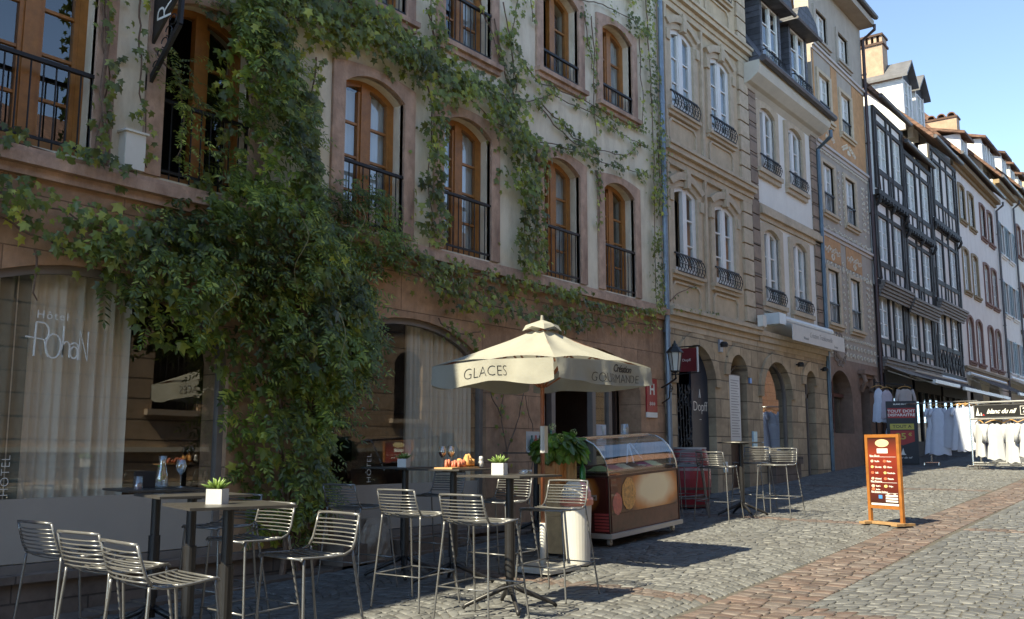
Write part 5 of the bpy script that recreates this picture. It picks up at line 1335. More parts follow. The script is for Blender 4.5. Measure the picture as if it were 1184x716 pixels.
# printed panels: cream glow on brown with soft edge
def glow_mat(name, cx, cz, rx, rz):
    m_, t, out = nt(name); L_ = t.links; b = N(t,'ShaderNodeBsdfPrincipled'); b.inputs['Roughness'].default_value=.3; b.inputs['Coat Weight'].default_value=.3; L_.new(b.outputs[0],out.inputs[0])
    tc = N(t,'ShaderNodeTexCoord'); mp = N(t,'ShaderNodeMapping'); mp.vector_type='POINT'; L_.new(tc.outputs['Object'],mp.inputs[0])
    mp.inputs['Location'].default_value=(-cx/rx if name.startswith('front') else 0, 0 if name.startswith('front') else -cx/rx, -cz/rz); mp.inputs['Scale'].default_value=(1/rx,0,1/rz) if name.startswith('front') else (0,1/rx,1/rz)
    ln = N(t,'ShaderNodeVectorMath',operation='LENGTH'); L_.new(mp.outputs[0],ln.inputs[0])
    cr = N(t,'ShaderNodeValToRGB'); e=cr.color_ramp.elements; e[0].position=.45; e[0].color=(.90,.74,.48,1); e[1].position=1.0; e[1].color=(.07,.014,.010,1); x=e.new(.78); x.color=(.62,.22,.05,1)
    nz = N(t,'ShaderNodeTexNoise'); nz.inputs['Scale'].default_value=4; L_.new(tc.outputs['Object'],nz.inputs['Vector']); ma=N(t,'ShaderNodeMath',operation='MULTIPLY_ADD'); ma.inputs[1].default_value=.25; L_.new(nz.outputs['Fac'],ma.inputs[0]); L_.new(ln.outputs['Value'],ma.inputs[2])
    mb_=N(t,'ShaderNodeMath',operation='SUBTRACT'); mb_.inputs[1].default_value=.12; L_.new(ma.outputs[0],mb_.inputs[0]); L_.new(mb_.outputs[0],cr.inputs[0]); L_.new(cr.outputs[0],b.inputs['Base Color']); return m_
m = MB(); m.box(.03,LX-.03,-.008,-.001,.36,.77); part('front_print', m, glow_mat('front_print',1.08,.60,.74,.34), IC, world=False)
m = MB(); m.box(-.008,-.001,.04,LY-.04,.36,.77); part('side_print', m, glow_mat('side_print',.45,.60,.33,.30), IC, world=False)
def disc(cx,cz,rx,rz,y,rough=.05,n=28):
    q = MB(); random.seed(int(cx*100)); pts=[(cx+rx*(1+random.uniform(-rough,rough))*math.cos(2*PI*i/n),cz+rz*(1+random.uniform(-rough,rough))*math.sin(2*PI*i/n)) for i in range(n)]; q.prism(pts,y-.002,y); return q
part('printed_scoop', disc(.17,.47,.105,.125,-.0085), mat('strawberry_print',(.55,.13,.12),.35,.25,25,coat=.3), IC, world=False)
part('printed_scoop', disc(.44,.57,.165,.19,-.0112,.04), mat('caramel_print',(.62,.30,.08),.35,.55,30,coat=.3), IC, world=False)
m = MB()
m.box(.03,LX-.03,-.010,-.001,.155,.355); m.box(-.010,-.001,.04,LY-.05,.155,.355)
part('slatted_panel', m, mat('chocolate_slats',(.075,.013,.010),.3,.5,9,.002,12,stain=.35,stain_col=(.20,.08,.06),coat=.12), IC, world=False)
m = MB()
for k in range(6): m.box(-.014,-.0125,-.004,.20,.165+.036*k,.19+.036*k)
part('air_grille', m, mat('strawberry_red_grille',(.50,.08,.08),.45,.1), IC, world=False)
m = MB(); m.box(-.035,LX+.035,-.04,LY+.04,.085,.14); part('bumper', m, M_bump, IC, world=False)
m = MB(); m.box(-.012,LX+.012,-.012,LY+.012,.78,.80); m.box(-.02,0.0,-.012,.0,.14,.78); m.box(LX,LX+.014,-.012,.0,.14,.78); part('trim', m, mat('brown_trim',(.06,.03,.025),.35), IC, world=False)
m = MB(); m.box(-.022,-.009,.16,.26,.52,.58); m.box(-.03,-.022,.17,.25,.535,.565,1); part('handle', m, [M_pot, M_chrome], IC, world=False)
for x,y in ((.08,.06),(LX-.08,.06),(.08,LY-.06),(LX-.08,LY-.06)):
    m = MB(); m.tube([(x,y-.018,.038),(x,y+.018,.038)],.038,14); m.box(x-.012,x+.012,y-.024,y-.02,.03,.085,1); m.box(x-.012,x+.012,y+.02,y+.024,.03,.085,1); m.box(x-.025,x+.025,y-.025,y+.025,.075,.085,1); part('castor', m, [M_pot, M_chrome], IC, world=False)
# curved glass: section in (y, z)
sec = [(.0,.80),(.012,.90),(.05,1.0),(.11,1.09),(.19,1.165),(.29,1.215),(.40,1.235)]
m = MB()
for a,b in zip(sec[:-1],sec[1:]): pass
m.add([(x,y,z) for x in (.012,LX-.012) for y,z in sec],[(i,i+1,i+1+len(sec),i+len(sec)) for i in range(len(sec)-1)]); part('front_glass', m, glass_mat('cart_glass',.10,(.92,.93,.95)), IC, smooth=True, world=False)
for x,nm in ((.0,'side_glass'),(LX,'side_glass')):
    full = sec+[(.52,1.235),(LY-.02,.80)]; q=MB(); nF=len(full)
    q.add([(x,y,z) for y,z in full],[tuple(range(nF))]); part(nm, q, glass_mat('cart_side_glass',.06,(.80,.83,.80)), IC, world=False)
    q=MB(); q.tube([(x,y,z) for y,z in sec],.011,6); q.tube([(x,.40,1.235),(x,.52,1.235),(x,LY-.02,.80)],.012,6); part('glass_frame', q, M_chrome, IC, world=False)
m = MB(); m.box(0,LX,.39,.54,1.232,1.25); m.bar((0,.4,1.225),(LX,.4,1.225),.02,.02); part('top_rail', m, M_chrome, IC, world=False)
m = MB(); m.box(.05,LX-.05,.05,LY-.06,.801,.83); m.box(.03,LX-.03,.45,.50,.83,.90); part('counter', m, mat('dark_well',(.05,.03,.03),.3,.2), IC, world=False)
random.seed(31)
cols = [('pistachio_ice',(.35,.42,.18)),('strawberry_ice',(.62,.22,.20)),('vanilla_ice',(.72,.60,.38)),('chocolate_ice',(.12,.05,.03)),('berry_ice',(.35,.05,.12)),('lemon_ice',(.72,.66,.35))]
for k in range(6):
    x0 = .12+k*.25; m = MB()
    m.box(x0,x0+.23,.10,.42,.83,.845); part('ice_tub', m, M_chrome, IC, world=False)
    m = MB(); vs=[]; n_=8
    for i in range(n_+1):
        for j in range(n_+1): vs.append((x0+.01+.21*i/n_,.11+.30*j/n_,.846+.05*math.sin(PI*i/n_)*math.sin(PI*j/n_)+.015*random.random()*(0<i<n_)*(0<j<n_)))
    m.add(vs,[(i*(n_+1)+j,(i+1)*(n_+1)+j,(i+1)*(n_+1)+j+1,i*(n_+1)+j+1) for i in range(n_) for j in range(n_)]); part('ice_cream', m, mat(cols[k][0],cols[k][1],.6,.15,20), IC, smooth=True, world=False)
m = MB(); m.tube([(.95,.30,.83),(1.10,.36,1.12),(1.16,.36,1.14),(1.28,.26,.93)],.012,6); m.tube([(1.12,.36,1.12),(1.0,.22,.88)],.012,6); m.box(.97,1.25,.14,.24,.85,.875); part('serving_arm', m, M_pot, IC, world=False)
# cone holder on the cart
m = MB(); m.lathe([(0,0),(.05,0),(.05,.14),(.045,.14),(.045,.01),(0,.01)],16); solo('cone_holder', m, M_clr, 'clear tumbler standing on top of the cart at its far end', 'tumbler', (CX+1.15,CY+.46,gz(CX)+.025+1.25+.045), smooth=True)
m = MB(); m.lathe([(.004,0),(.032,.13),(.03,.13),(0,.02)],14); solo('paper_cone', m, M_pot, 'white paper cone standing on top of the cart', 'paper cone', (CX+.62,CY+.46,gz(CX)+.025+1.25+.02), smooth=True)

# ------------------------------------------------------------------ cup-shaped bin
BN = thing('waste_bin','white cup-shaped bin with pink rim and striped scoop-shaped lid','bin',(8.50,5.50,gz(8.5)+.02),tilt=True)
m = MB(); m.lathe([(0,0),(.115,0),(.12,.01),(.155,.60),(.15,.60),(0,.60)],28); part('body', m, M_pot, BN, smooth=False, world=False)
m = MB(); m.lathe([(.155,.60),(.172,.605),(.176,.66),(.165,.68),(.0,.68)],28); part('rim', m, mat('salmon_plastic',(.62,.22,.15),.4,.06), BN, smooth=False, world=False)
m = MB()
for k in range(24):
    a0,a1 = 2*PI*k/24, 2*PI*(k+1)/24; rr=[(.155,.68),(.15,.74),(.125,.80),(.08,.84),(.0,.855)]
    for (r0,z0),(r1,z1) in zip(rr[:-1],rr[1:]): m.add([(r0*math.cos(a0),r0*math.sin(a0),z0),(r0*math.cos(a1),r0*math.sin(a1),z0),(r1*math.cos(a1),r1*math.sin(a1),z1),(r1*math.cos(a0),r1*math.sin(a0),z1)],[(0,1,2,3)],1 if (k//8)%2==0 else 0)
part('lid', m, [M_pot, mat('pink_plastic',(.66,.30,.27),.4,.06)], BN, smooth=False, world=False)

# ------------------------------------------------------------------ crates with the hydrangea
M_crate = mat('pale_crate_wood', (.52,.35,.19), .7, .2, 9, .001, 40, streak=2, stain=.2, stain_col=(.35,.2,.1))
M_crate2 = mat('orange_crate_wood', (.50,.22,.08), .6, .2, 9, .001, 40)
def crate(label, x, y, z, w, d, h, rz, m_):
    t = thing('wine_crate', label, 'wooden crate', (x,y,z), rz, group='wooden wine crates under the hydrangea'); q = MB()
    q.box(-w/2,w/2,-d/2,-d/2+.012,0,h); q.box(-w/2,w/2,d/2-.012,d/2,0,h); q.box(-w/2,-w/2+.012,-d/2+.012,d/2-.012,0,h); q.box(w/2-.012,w/2,-d/2+.012,d/2-.012,0,h); part('sides', q, m_, t, world=False)
    q = MB(); q.box(-w/2+.013,w/2-.013,-d/2+.013,d/2-.013,.004,.016); part('bottom', q, m_, t, world=False)
    q = MB()
    for s in (-1,1): q.box(s*w*.32-.02,s*w*.32+.02,-d/2-.012,-d/2-.001,.01,h-.01); q.box(-w/2-.012,-w/2-.001,s*d*.3-.02,s*d*.3+.02,.01,h-.01)
    part('batten', q, m_, t, world=False); return t
zc = gz(9.1)+.03
crate('upright pale wine crate at the bottom of the stack behind the parasol pole', 9.17,6.11,zc,.48,.36,.40,0,M_crate)
crate('middle pale wine crate of the stack behind the parasol pole', 9.17,6.11,zc+.403,.48,.36,.34,0,M_crate)
crate('orange-brown wine crate on top of the stack, left of the flowers', 9.02,6.18,zc+.746,.18,.26,.28,.1,M_crate2)
crate('pale wine crate on top of the stack, under the flowers', 9.22,6.17,zc+.746,.19,.26,.28,-.05,M_crate)
HY = thing('hydrangea_plant','bushy green hydrangea with pale flower heads above the wooden crates','potted plant',(9.16,6.18,zc+.765))
m = MB(); m.lathe([(0,0),(.09,0),(.12,.22),(0,.2)],16); part('pot', m, M_black, HY, world=False)
m = MB(); random.seed(40)
for k in range(750):
    d = rv().normalized(); d.z = abs(d.z)*.9-.1; r = .30*random.uniform(.6,1)**.6; p = Vector((d.x*r*1.15,d.y*r,.34+d.z*r*.95)); put_leaf(m, p, d+rv(.35)+Vector((0,0,.4)), d+Vector((0,0,-.6)), random.uniform(.09,.14),'h')
part('leaves', m, leaf_mat('hydrangea_leaves',(.07,.17,.03),(.12,.26,.04),(.22,.36,.07)), HY, world=False)
for k,(x,y,z) in enumerate(((-.2,-.15,.5),(.02,-.2,.44),(.12,-.22,.36),(.28,-.02,.56),(-.05,.05,.62),(-.22,.1,.42))):
    m = MB(); c = Vector((x,y,z))
    for q in range(60):
        d = rv().normalized(); put_leaf(m, c+d*.045, d, rv(), .022,'w')
    part('flower_head', m, mat('pale_green_petals',(.55,.66,.32),.6,.1,trans=.3), HY, world=False)
m = MB(); m.lathe([(0,0),(.034,0),(.036,.01),(.036,.17),(.013,.22),(.013,.27),(.016,.28),(.016,.30),(0,.30)],16); bt = solo('wine_bottle', m, mat('green_bottle',(.02,.20,.06),.15), 'green bottle standing on the corner of the middle wine crate', 'bottle', (9.36,5.99,zc+.744), smooth=True)

# ------------------------------------------------------------------ menu board in the street
a_ = Vector((13.22,3.97,0)); b_v = Vector((12.95,3.46,0)); dv = (b_v-a_).normalized(); ang = math.atan2(dv.y,dv.x)
SG = thing('menu_board','orange wooden A-board with a dark red ice cream menu standing in the street','menu board',(a_.x,a_.y,gz(a_.x)+.02),ang); WD=(b_v-a_).length
M_ow = mat('orange_varnished_wood', (.31,.115,.03), .45, .2, 10)
m = MB()
for x in (0,WD-.045): m.box(x,x+.045,-.02,.02,.03,1.16)
m.box(.045,WD-.045,-.018,.018,1.118,1.16); m.box(.045,WD-.045,-.018,.018,.20,.24); part('frame', m, M_ow, SG, world=False)
m = MB(); m.box(-.07,WD+.03,-.03,.035,.0,.035); m.box(-.03,.07,-.16,.16,.0,.03); m.box(WD-.07,WD+.03,-.16,.16,.0,.03); part('foot', m, mat('pale_pine',(.33,.20,.10),.5,.15,9), SG, world=False)
def panel_mat():
    m_, t, out = nt('menu_print'); L_ = t.links; b = N(t,'ShaderNodeBsdfPrincipled'); b.inputs['Roughness'].default_value=.35; L_.new(b.outputs[0],out.inputs[0])
    tc = N(t,'ShaderNodeTexCoord'); sp_ = N(t,'ShaderNodeSeparateXYZ'); L_.new(tc.outputs['Object'],sp_.inputs[0]); mr = N(t,'ShaderNodeMapRange'); mr.inputs['From Min'].default_value=.24; mr.inputs['From Max'].default_value=1.12; L_.new(sp_.outputs['Z'],mr.inputs[0])
    cr = N(t,'ShaderNodeValToRGB'); e=cr.color_ramp.elements; e[0].color=(.035,.015,.012,1); e[1].color=(.05,.018,.014,1); x=e.new(.45); x.color=(.16,.02,.015,1); y=e.new(.75); y.color=(.24,.035,.02,1)
    L_.new(mr.outputs[0],cr.inputs[0]); L_.new(cr.outputs[0],b.inputs['Base Color']); return m_
m = MB(); m.box(.045,WD-.045,-.010,.010,.24,1.118); pn = part('menu_panel', m, panel_mat(), SG, world=False)
y = -.0125; cxm = WD/2
el = MB(); el.prism([(cxm+.115*math.cos(q*PI/12),1.045+.05*math.sin(q*PI/12)) for q in range(24)],y,-.010); part('emblem', el, mat('cream_oval',(.62,.52,.30),.5,.1), pn, world=False)
q = MB(); q.box(cxm-.09,cxm+.09,y,-.0101,.915,.975); q.box(.06,WD-.06,y,-.0101,.245,.27)
for k in range(3): q.box(cxm+.02,WD-.07,y,-.0101,.29+.035*k,.312+.035*k)
for z in (.865,.535,.40): q.box(.07,WD-.07,-.0115,-.0101,z,z+.004)
part('white_fields', q, mat('menu_white',(.72,.70,.68),.5), pn, world=False)
tl = MB()
def tw(s,x,z,size): r_=text_mb(s,size,.0006,.0008,align='LEFT',res=1); place(r_,(x,-.0126,z),(1,0,0),(0,0,1)); tl.add(r_.v,r_.f)
tw('Nos Glaces',.07,.88,.036); tw('Nos Desserts',.07,.55,.034); tw('Nos Boissons Fraîches',.07,.415,.03)
for k,(s1,s2) in enumerate((('Vanille','Fraise'),('Chocolat','Citron'),('Café','Framboise'),('Caramel','Pistache'))):
    z=.81-.075*k; tw(s1,.15,z,.03); tw(s2,cxm+.07,z,.03)
tw('Noisette',.15,.585,.026); tw('Gaufre',.15,.49,.028); tw('Crêpe',cxm+.08,.49,.028); tw('Sorbet',.15,.445,.026); tw('1,50',cxm+.04,.395,.026); tw('2,50',cxm+.15,.395,.026)
part('lettering', tl, M_letter, pn, world=False)
for k in range(4):
    for x in (.105,cxm+.03):
        z=.812-.075*k; q=MB(); q.prism([(x+.026*math.cos(i*PI/5),z+.018*math.sin(i*PI/5)) for i in range(10)],y,-.0101); part('dish_picture', q, mat('dish_%d'%((k*2+(x>.2))%3),((.6,.45,.35),(.6,.15,.08),(.6,.5,.2))[(k*2+(x>.2))%3],.5,.3,40), pn, world=False)
for x,z,c in ((.105,.49,0),(cxm+.03,.49,2),(.105,.45,1)):
    q=MB(); q.prism([(x+.03*math.cos(i*PI/5),z+.02*math.sin(i*PI/5)) for i in range(10)],y,-.0101); part('dish_picture', q, MATS['dish_%d'%c], pn, world=False)
q=MB(); q.box(.19,.25,y,-.0101,.33,.375); part('blue_mark', q, mat('blue_mark',(.05,.25,.6),.4), pn, world=False)

# ------------------------------------------------------------------ barrel, lantern, hanging sign, arcade fittings
BR = thing('wine_barrel','red-painted wine barrel with dark hoops beside the arcade door','barrel',(14.35,7.12,gz(14.35)+.02)); m = MB()
m.lathe([(0,0),(.26,0),(.29,.12),(.325,.3),(.335,.45),(.325,.6),(.29,.8),(.26,.92),(0,.92)],28); part('staves', m, mat('red_barrel_paint',(.30,.02,.03),.4,.15,9), BR, smooth=False, world=False)
for z,r in ((.03,.272),(.16,.302),(.30,.330),(.60,.330),(.76,.302),(.88,.274)):
    m = MB(); m.lathe([(r-.01,z-.02),(r,z-.02),(r+.002,z+.02),(r-.01,z+.02)],28); part('hoop', m, mat('rusty_hoop',(.10,.055,.045),.6,.3,8) if z<.4 else mat('worn_pale_hoop',(.35,.25,.24),.5,.3,8), BR, world=False)
m = MB(); m.lathe([(0,.921),(.27,.921),(.27,.95),(0,.95)],28); part('top', m, mat('grey_barrel_top',(.35,.33,.32),.5,.1), BR, world=False)
LN = thing('wall_lantern','old iron lantern on a scrolled bracket at the corner between hotel and stone house','lantern',(14.95,W,2.9)); m = MB()
m.tube([(14.98,W-.02,2.62),(14.7,W-.3,2.66),(14.35,W-.62,2.72),(14.25,W-.66,2.80)],.016,6); m.tube([(14.98,W-.02,2.35),(14.8,W-.25,2.42),(14.6,W-.38,2.64)],.012,6)
m.tube([(14.66+.07*math.cos(a*.6)*(1-.05*a),W-.36,2.56+.07*math.sin(a*.6)*(1-.05*a)) for a in range(14)],.008,4); part('bracket', m, M_iron, LN)
lx,ly,lz = 14.25,W-.66,2.80; m = MB()
for k in range(6):
    a=k*PI/3; m.bar((lx+.07*math.cos(a),ly+.07*math.sin(a),lz+.03),(lx+.115*math.cos(a),ly+.115*math.sin(a),lz+.33),.010,.010)
m.lathe([(0,0),(.03,0),(.075,.02),(.08,.035),(0,.04)],6,(lx,ly,lz)); m.lathe([(.14,.33),(.14,.345),(.08,.42),(.05,.44),(.045,.47),(.02,.49),(.012,.53),(0,.54)],6,(lx,ly,lz)); part('lantern_frame', m, M_iron, LN)
m = MB(); m.lathe([(.065,.035),(.108,.33)],6,(lx,ly,lz)); part('lantern_glass', m, mat('milky_glass',(.5,.5,.46),.3,.1,spec=.6), LN)
HS = thing('hanging_sign','small dark red hanging sign with white border over the wine bar door','sign',(15.3,W-.06,3.1)); m = MB()
m.tube([(15.28,W-.06,3.34),(15.28,W-.62,3.34)],.012,6); m.tube([(15.28,W-.06,2.86),(15.28,W-.62,2.88)],.01,6); part('bracket', m, M_iron, HS)
m = MB(); m.box(15.268,15.292,W-.56,W-.16,2.90,3.31); o_=part('sign_board', m, mat('wine_red_board',(.14,.01,.015),.4), HS)
m = MB(); m.box(15.262,15.298,W-.16,W-.13,2.885,3.325); m.box(15.262,15.298,W-.58,W-.56,2.885,3.325); part('border', m, M_pot, o_)
tx = text_mb('Dopff',.07,.001,-.001); place(tx,(15.266,W-.36,3.10),(0,-1,0),(0,0,1)); part('lettering', tx, M_letter, o_)
MP = thing('menu_plate','tall white menu panel hanging in the narrow arcade doorway','menu panel',(18.0,W+.1,2.2)); m = MB(); m.box(17.80,18.30,W-.02,W+.0,1.72,3.02); part('panel', m, mat('menu_grey_white',(.62,.60,.57),.5,.04), MP)
m = MB()
for k in range(22): m.box(17.86,18.24-.08*((k*7)%3)/2,W-.0235,W-.0205,1.80+.053*k,1.812+.053*k)
part('printed_lines', m, mat('menu_ink',(.25,.22,.22)), MP)
for i,(x,z,w_,h_,c,lb) in enumerate(((18.85,1.75,.20,.34,(.35,.50,.58),'pale blue notice box on the stone pillar right of the menu panel'),(18.72,2.95,.10,.11,(.10,.22,.45),'little blue house-number plate on the arcade pillar'),(17.34,3.55,.15,.24,(.28,.30,.34),'small bluish plaque high on the arcade between the two doors'),(17.40,1.22,.14,.2,(.55,.65,.6),'small pale card on the pillar beside the navy panel'))):
    m = MB(); m.box(x-w_/2,x+w_/2,W-.085,W-.052,z-h_/2,z+h_/2); m.box(x-w_/2+.012,x+w_/2-.012,W-.088,W-.0851,z-h_/2+.012,z+h_/2-.012,1); solo('wall_plate', m, [mat('plate_%d'%i,c,.4,.05),mat('plate_face_%d'%i,tuple(min(.8,q*1.5) for q in c),.4,.15,30)], lb, 'wall plate')
for x in (17.30,21.42,23.05): 
    m = MB(); m.lathe([(0,0),(.07,0),(.08,.06),(.05,.1),(0,.1)],12); m.bar((0,.05,.05),(0,.2,.05),.03,.03)
    solo('spotlight', m, M_iron, {17.30:'small dark spotlight above the pier between the wine bar doors',21.42:'dark spotlight on the pier right of the arcade shop window',23.05:'dark spotlight on the last pier by the blue downpipe'}[x], 'spotlight', (x,W-.16,3.52 if x<20 else 3.42), group='spotlights on the arcade')
# old mask-like stone leaning at the foot of the hotel wall
random.seed(3); MS = MB(); n_=14
for i in range(n_+1):
    for j in range(n_+1):
        u=i/n_; v=j/n_; r=math.hypot(u-.5,v-.5); z=.10*max(0,.5-r)+.02*math.sin(u*14)*math.sin(v*11)*(r<.42)
        MS.v.append((-.21+.42*u,-.05-z,v*.46))
MS.f += [(i*(n_+1)+j,(i+1)*(n_+1)+j,(i+1)*(n_+1)+j+1,i*(n_+1)+j+1) for i in range(n_) for j in range(n_)]; MS.m += [0]*(n_*n_)
MS.box(-.22,.22,-.05,.05,0,.46)
o_=solo('carved_stone', MS, mat('old_grey_stone',(.30,.26,.22),.9,.25,6,.006,25,stain=.5), 'square old carved stone leaning against the foot of the hotel wall', 'carved stone', (7.75,W-.28,gz(7.75)+.01)); o_.rotation_euler=(-.16,0,0)
# small step blocks and potted sprigs at the wall base
sb = MB(); sb.box(7.15,7.5,W-.42,W-.11,gz(7.3),gz(7.3)+.24); sb.box(8.1,9.3,W-.36,W-.11,gz(8.6),gz(8.6)+.17); tag(link('stone_step', sb.mesh('stone_step', M_plinth)), kind='structure')
# ------------------------------------------------------------------ clothes shops under the timbered houses
M_wcloth = mat('white_cotton', (.46,.47,.49), .9, .04, 6, .002, 30, trans=.12)
M_bcloth = mat('bluish_white_cotton', (.66,.70,.80), .9, .05, 6, .002, 30, trans=.12)
M_hang = mat('hanger_wood', (.50,.27,.09), .5, .15)
def garment(label, loc, rz, kind, h, w, m, group, hanger=True):
    t = thing('hanging_'+kind, label, kind, loc, rz, group=group); rnd = random.Random(int(loc[0]*97+loc[1]*131+h*50)); g = MB(); n, r = 18, 12
    for side in (1,-1):
        base = len(g.v); ph = rnd.random()*6
        for j in range(r+1):
            v = j/r
            if kind == 'dress': half = w*(.30+.20*min(1,v*3)*(1 if v<.3 else 1)-(.07 if .25<v<.45 else 0)+.33*max(0,v-.4))
            else: half = w*(.40+.05*v-.05*math.sin(PI*v))
            if v < .04: half *= .5
            elif v < .10: half *= .85
            for i in range(n+1):
                u = -1+2*i/n; th = (.045+.045*v)*math.sqrt(max(0,1-u*u))
                fold = .022*v*math.sin(u*9+ph)+.01*math.sin(u*17+ph)*v
                z = -.08-h*v-(.05*(abs(u)) if v==0 else .02*abs(u)*(1-v))+(.02*math.sin(u*6+ph) if v==1 else 0)
                if v == 0 and abs(u) < .4: z -= .05*(1-(u/.4)**2)
                g.v.append((u*half, side*(th+fold*.6)+fold*.4, z))
        for j in range(r):
            for i in range(n): a=base+j*(n+1)+i; g.f.append((a,a+1,a+n+2,a+n+1)); g.m.append(0)
    if kind != 'dress' or rnd.random() < .6:
        L_ = .2 if kind == 'dress' else .42
        for s in (-1,1): g.tube([(s*w*.36,0,-.13),(s*w*(.5),.0,-.13-L_*.6),(s*w*.54,.02,-.13-L_)],[.055,.05,.045],8)
    part('cloth', g, m, t, smooth=True, world=False)
    if hanger:
        q = MB(); q.tube([(-.2,0,-.10),(-.08,0,-.045),(0,0,-.03),(.08,0,-.045),(.2,0,-.10)],.011,6); q.tube([(0,0,-.03),(0,0,.01),(.012,0,.025),(.02,0,.012)],.003,4); part('hanger', q, M_hang, t, world=False)
    return t
# front rack, in the sun, with the shop's sign
P0 = Vector((25.1,5.05,0)); P1 = Vector((24.55,2.55,0)); dv = (P1-P0).normalized(); ang = math.atan2(dv.y,dv.x); Ln = (P1-P0).length
RK = thing('clothes_rack','chromed clothes rack with a black lettered banner, standing in the sun','clothes rack',(P0.x,P0.y,gz(P0.x)+.02),ang)
m = MB()
for x in (0,Ln):
    m.tube([(x,-.0,.06),(x,0,1.58)],.022,8); m.tube([(x,-.3,.07),(x,.3,.07)],.018,6)
    for yy in (-.3,.3): m.lathe([(0,0),(.035,0),(.035,.06),(0,.06)],10,(x,yy,0))
for z,r_ in ((1.56,.026),(1.17,.022),(.14,.022),(.09,.012)): m.tube([(0,0,z),(Ln,0,z)],r_,8)
part('frame', m, M_chrome, RK, world=False)
m = MB(); m.box(.12,Ln-.02,-.02,.0,1.21,1.49); bn = part('banner', m, M_black, RK, world=False)
m = MB()
for a,b in (((.10,1.205),(Ln,1.205)),((.10,1.495),(Ln,1.495))): m.box(a[0],b[0],-.026,.004,a[1]-.008,a[1]+.008)
m.box(.10,.13,-.026,.004,1.21,1.49); part('banner_edge', m, M_chrome, bn, world=False)
tx = text_mb('blanc du nil',.15,.001,.003,.95,.45); place(tx,(.72,-.0225,1.34),(1,0,0),(0,0,1))
tx.add([(.15,-.0225,1.25),(.25,-.0225,1.25),(.22,-.0225,1.30),(.20,-.0225,1.44)],[(0,1,2,3)]); tx.add([(.26,-.0225,1.25),(.30,-.0225,1.25),(.27,-.0225,1.33)],[(0,1,2)])
t2 = MB(); t2.box(1.16,1.42,-.0225,-.0205,1.25,1.26); t2.box(1.16,1.42,-.0225,-.0205,1.44,1.45); t2.box(1.16,1.17,-.0225,-.0205,1.26,1.44); t2.box(1.41,1.42,-.0225,-.0205,1.26,1.44); tx.add(t2.v,t2.f)
t3 = text_mb('25',.15,.001,.004); place(t3,(1.29,-.0225,1.35),(1,0,0),(0,0,1)); tx.add(t3.v,t3.f); part('lettering', tx, M_letter, bn, world=False)
fl = MB(); fl.add([(.31,-.0225,1.25),(.36,-.0225,1.25),(.32,-.0225,1.29)],[(0,1,2)]); part('red_mark', fl, mat('red_mark',(.5,.03,.03)), bn, world=False)
zr_ = gz(P0.x)+.02+1.17
for k,lb in enumerate(('first white cotton shirt at the left end of the sunny rack','second white shirt on the sunny rack, with a dark spot at the hem','third white shirt in the middle of the sunny rack','fourth white shirt on the sunny rack under the banner lettering','fifth white shirt, toward the right end of the sunny rack','last white shirt at the right end of the sunny rack')):
    p = P0+dv*(.20+k*.36); garment(lb,(p.x,p.y,zr_),ang+(-.7,.5,-.35,.6,-.6,.3)[k],'shirt',.80+.07*(k%3),.44+.03*(k%2),M_wcloth,'white shirts on the sunny rack')
# rack in the shade behind, with dresses
Q0 = Vector((26.45,6.55,0)); Q1 = Vector((25.75,5.0,0)); d2 = (Q1-Q0).normalized(); a2 = math.atan2(d2.y,d2.x); L2=(Q1-Q0).length
R2 = thing('clothes_rack','shaded clothes rail hung with bluish-white dresses','clothes rack',(Q0.x,Q0.y,gz(Q0.x)+.02),a2); m = MB()
for x in (.3,L2): m.tube([(x,0,.05),(x,0,1.58)],.02,8); m.tube([(x,-.28,.06),(x,.28,.06)],.018,6); m.lathe([(0,0),(.035,0),(.035,.06),(0,.06)],10,(x,-.28,0)); m.lathe([(0,0),(.035,0),(.035,.06),(0,.06)],10,(x,.28,0))
m.tube([(-.9,0,1.58),(L2,0,1.58)],.018,8); part('frame', m, M_chrome, R2, world=False)
for k,(f_,h_,w_,lb) in enumerate(((.46,1.30,.40,'long bluish dress at the left of the shaded rail'),(.58,1.32,.38,'second long bluish dress of the shaded rail, partly hidden'),(.88,1.12,.58,'short-sleeved white dress facing the street on the shaded rail'),(1.2,1.18,.36,'narrow sleeveless dress right of the short-sleeved one'),(1.38,1.22,.36,'sleeveless dress near the right end of the shaded rail'),(1.54,1.2,.34,'last sleeveless dress at the right end of the shaded rail'))):
    p = Q0+d2*f_; garment(lb,(p.x,p.y-(.1 if k==2 else 0),gz(Q0.x)+1.58),a2+(0 if k==2 else .5),'dress',h_*.92,w_,M_bcloth,'dresses on the shaded rail')
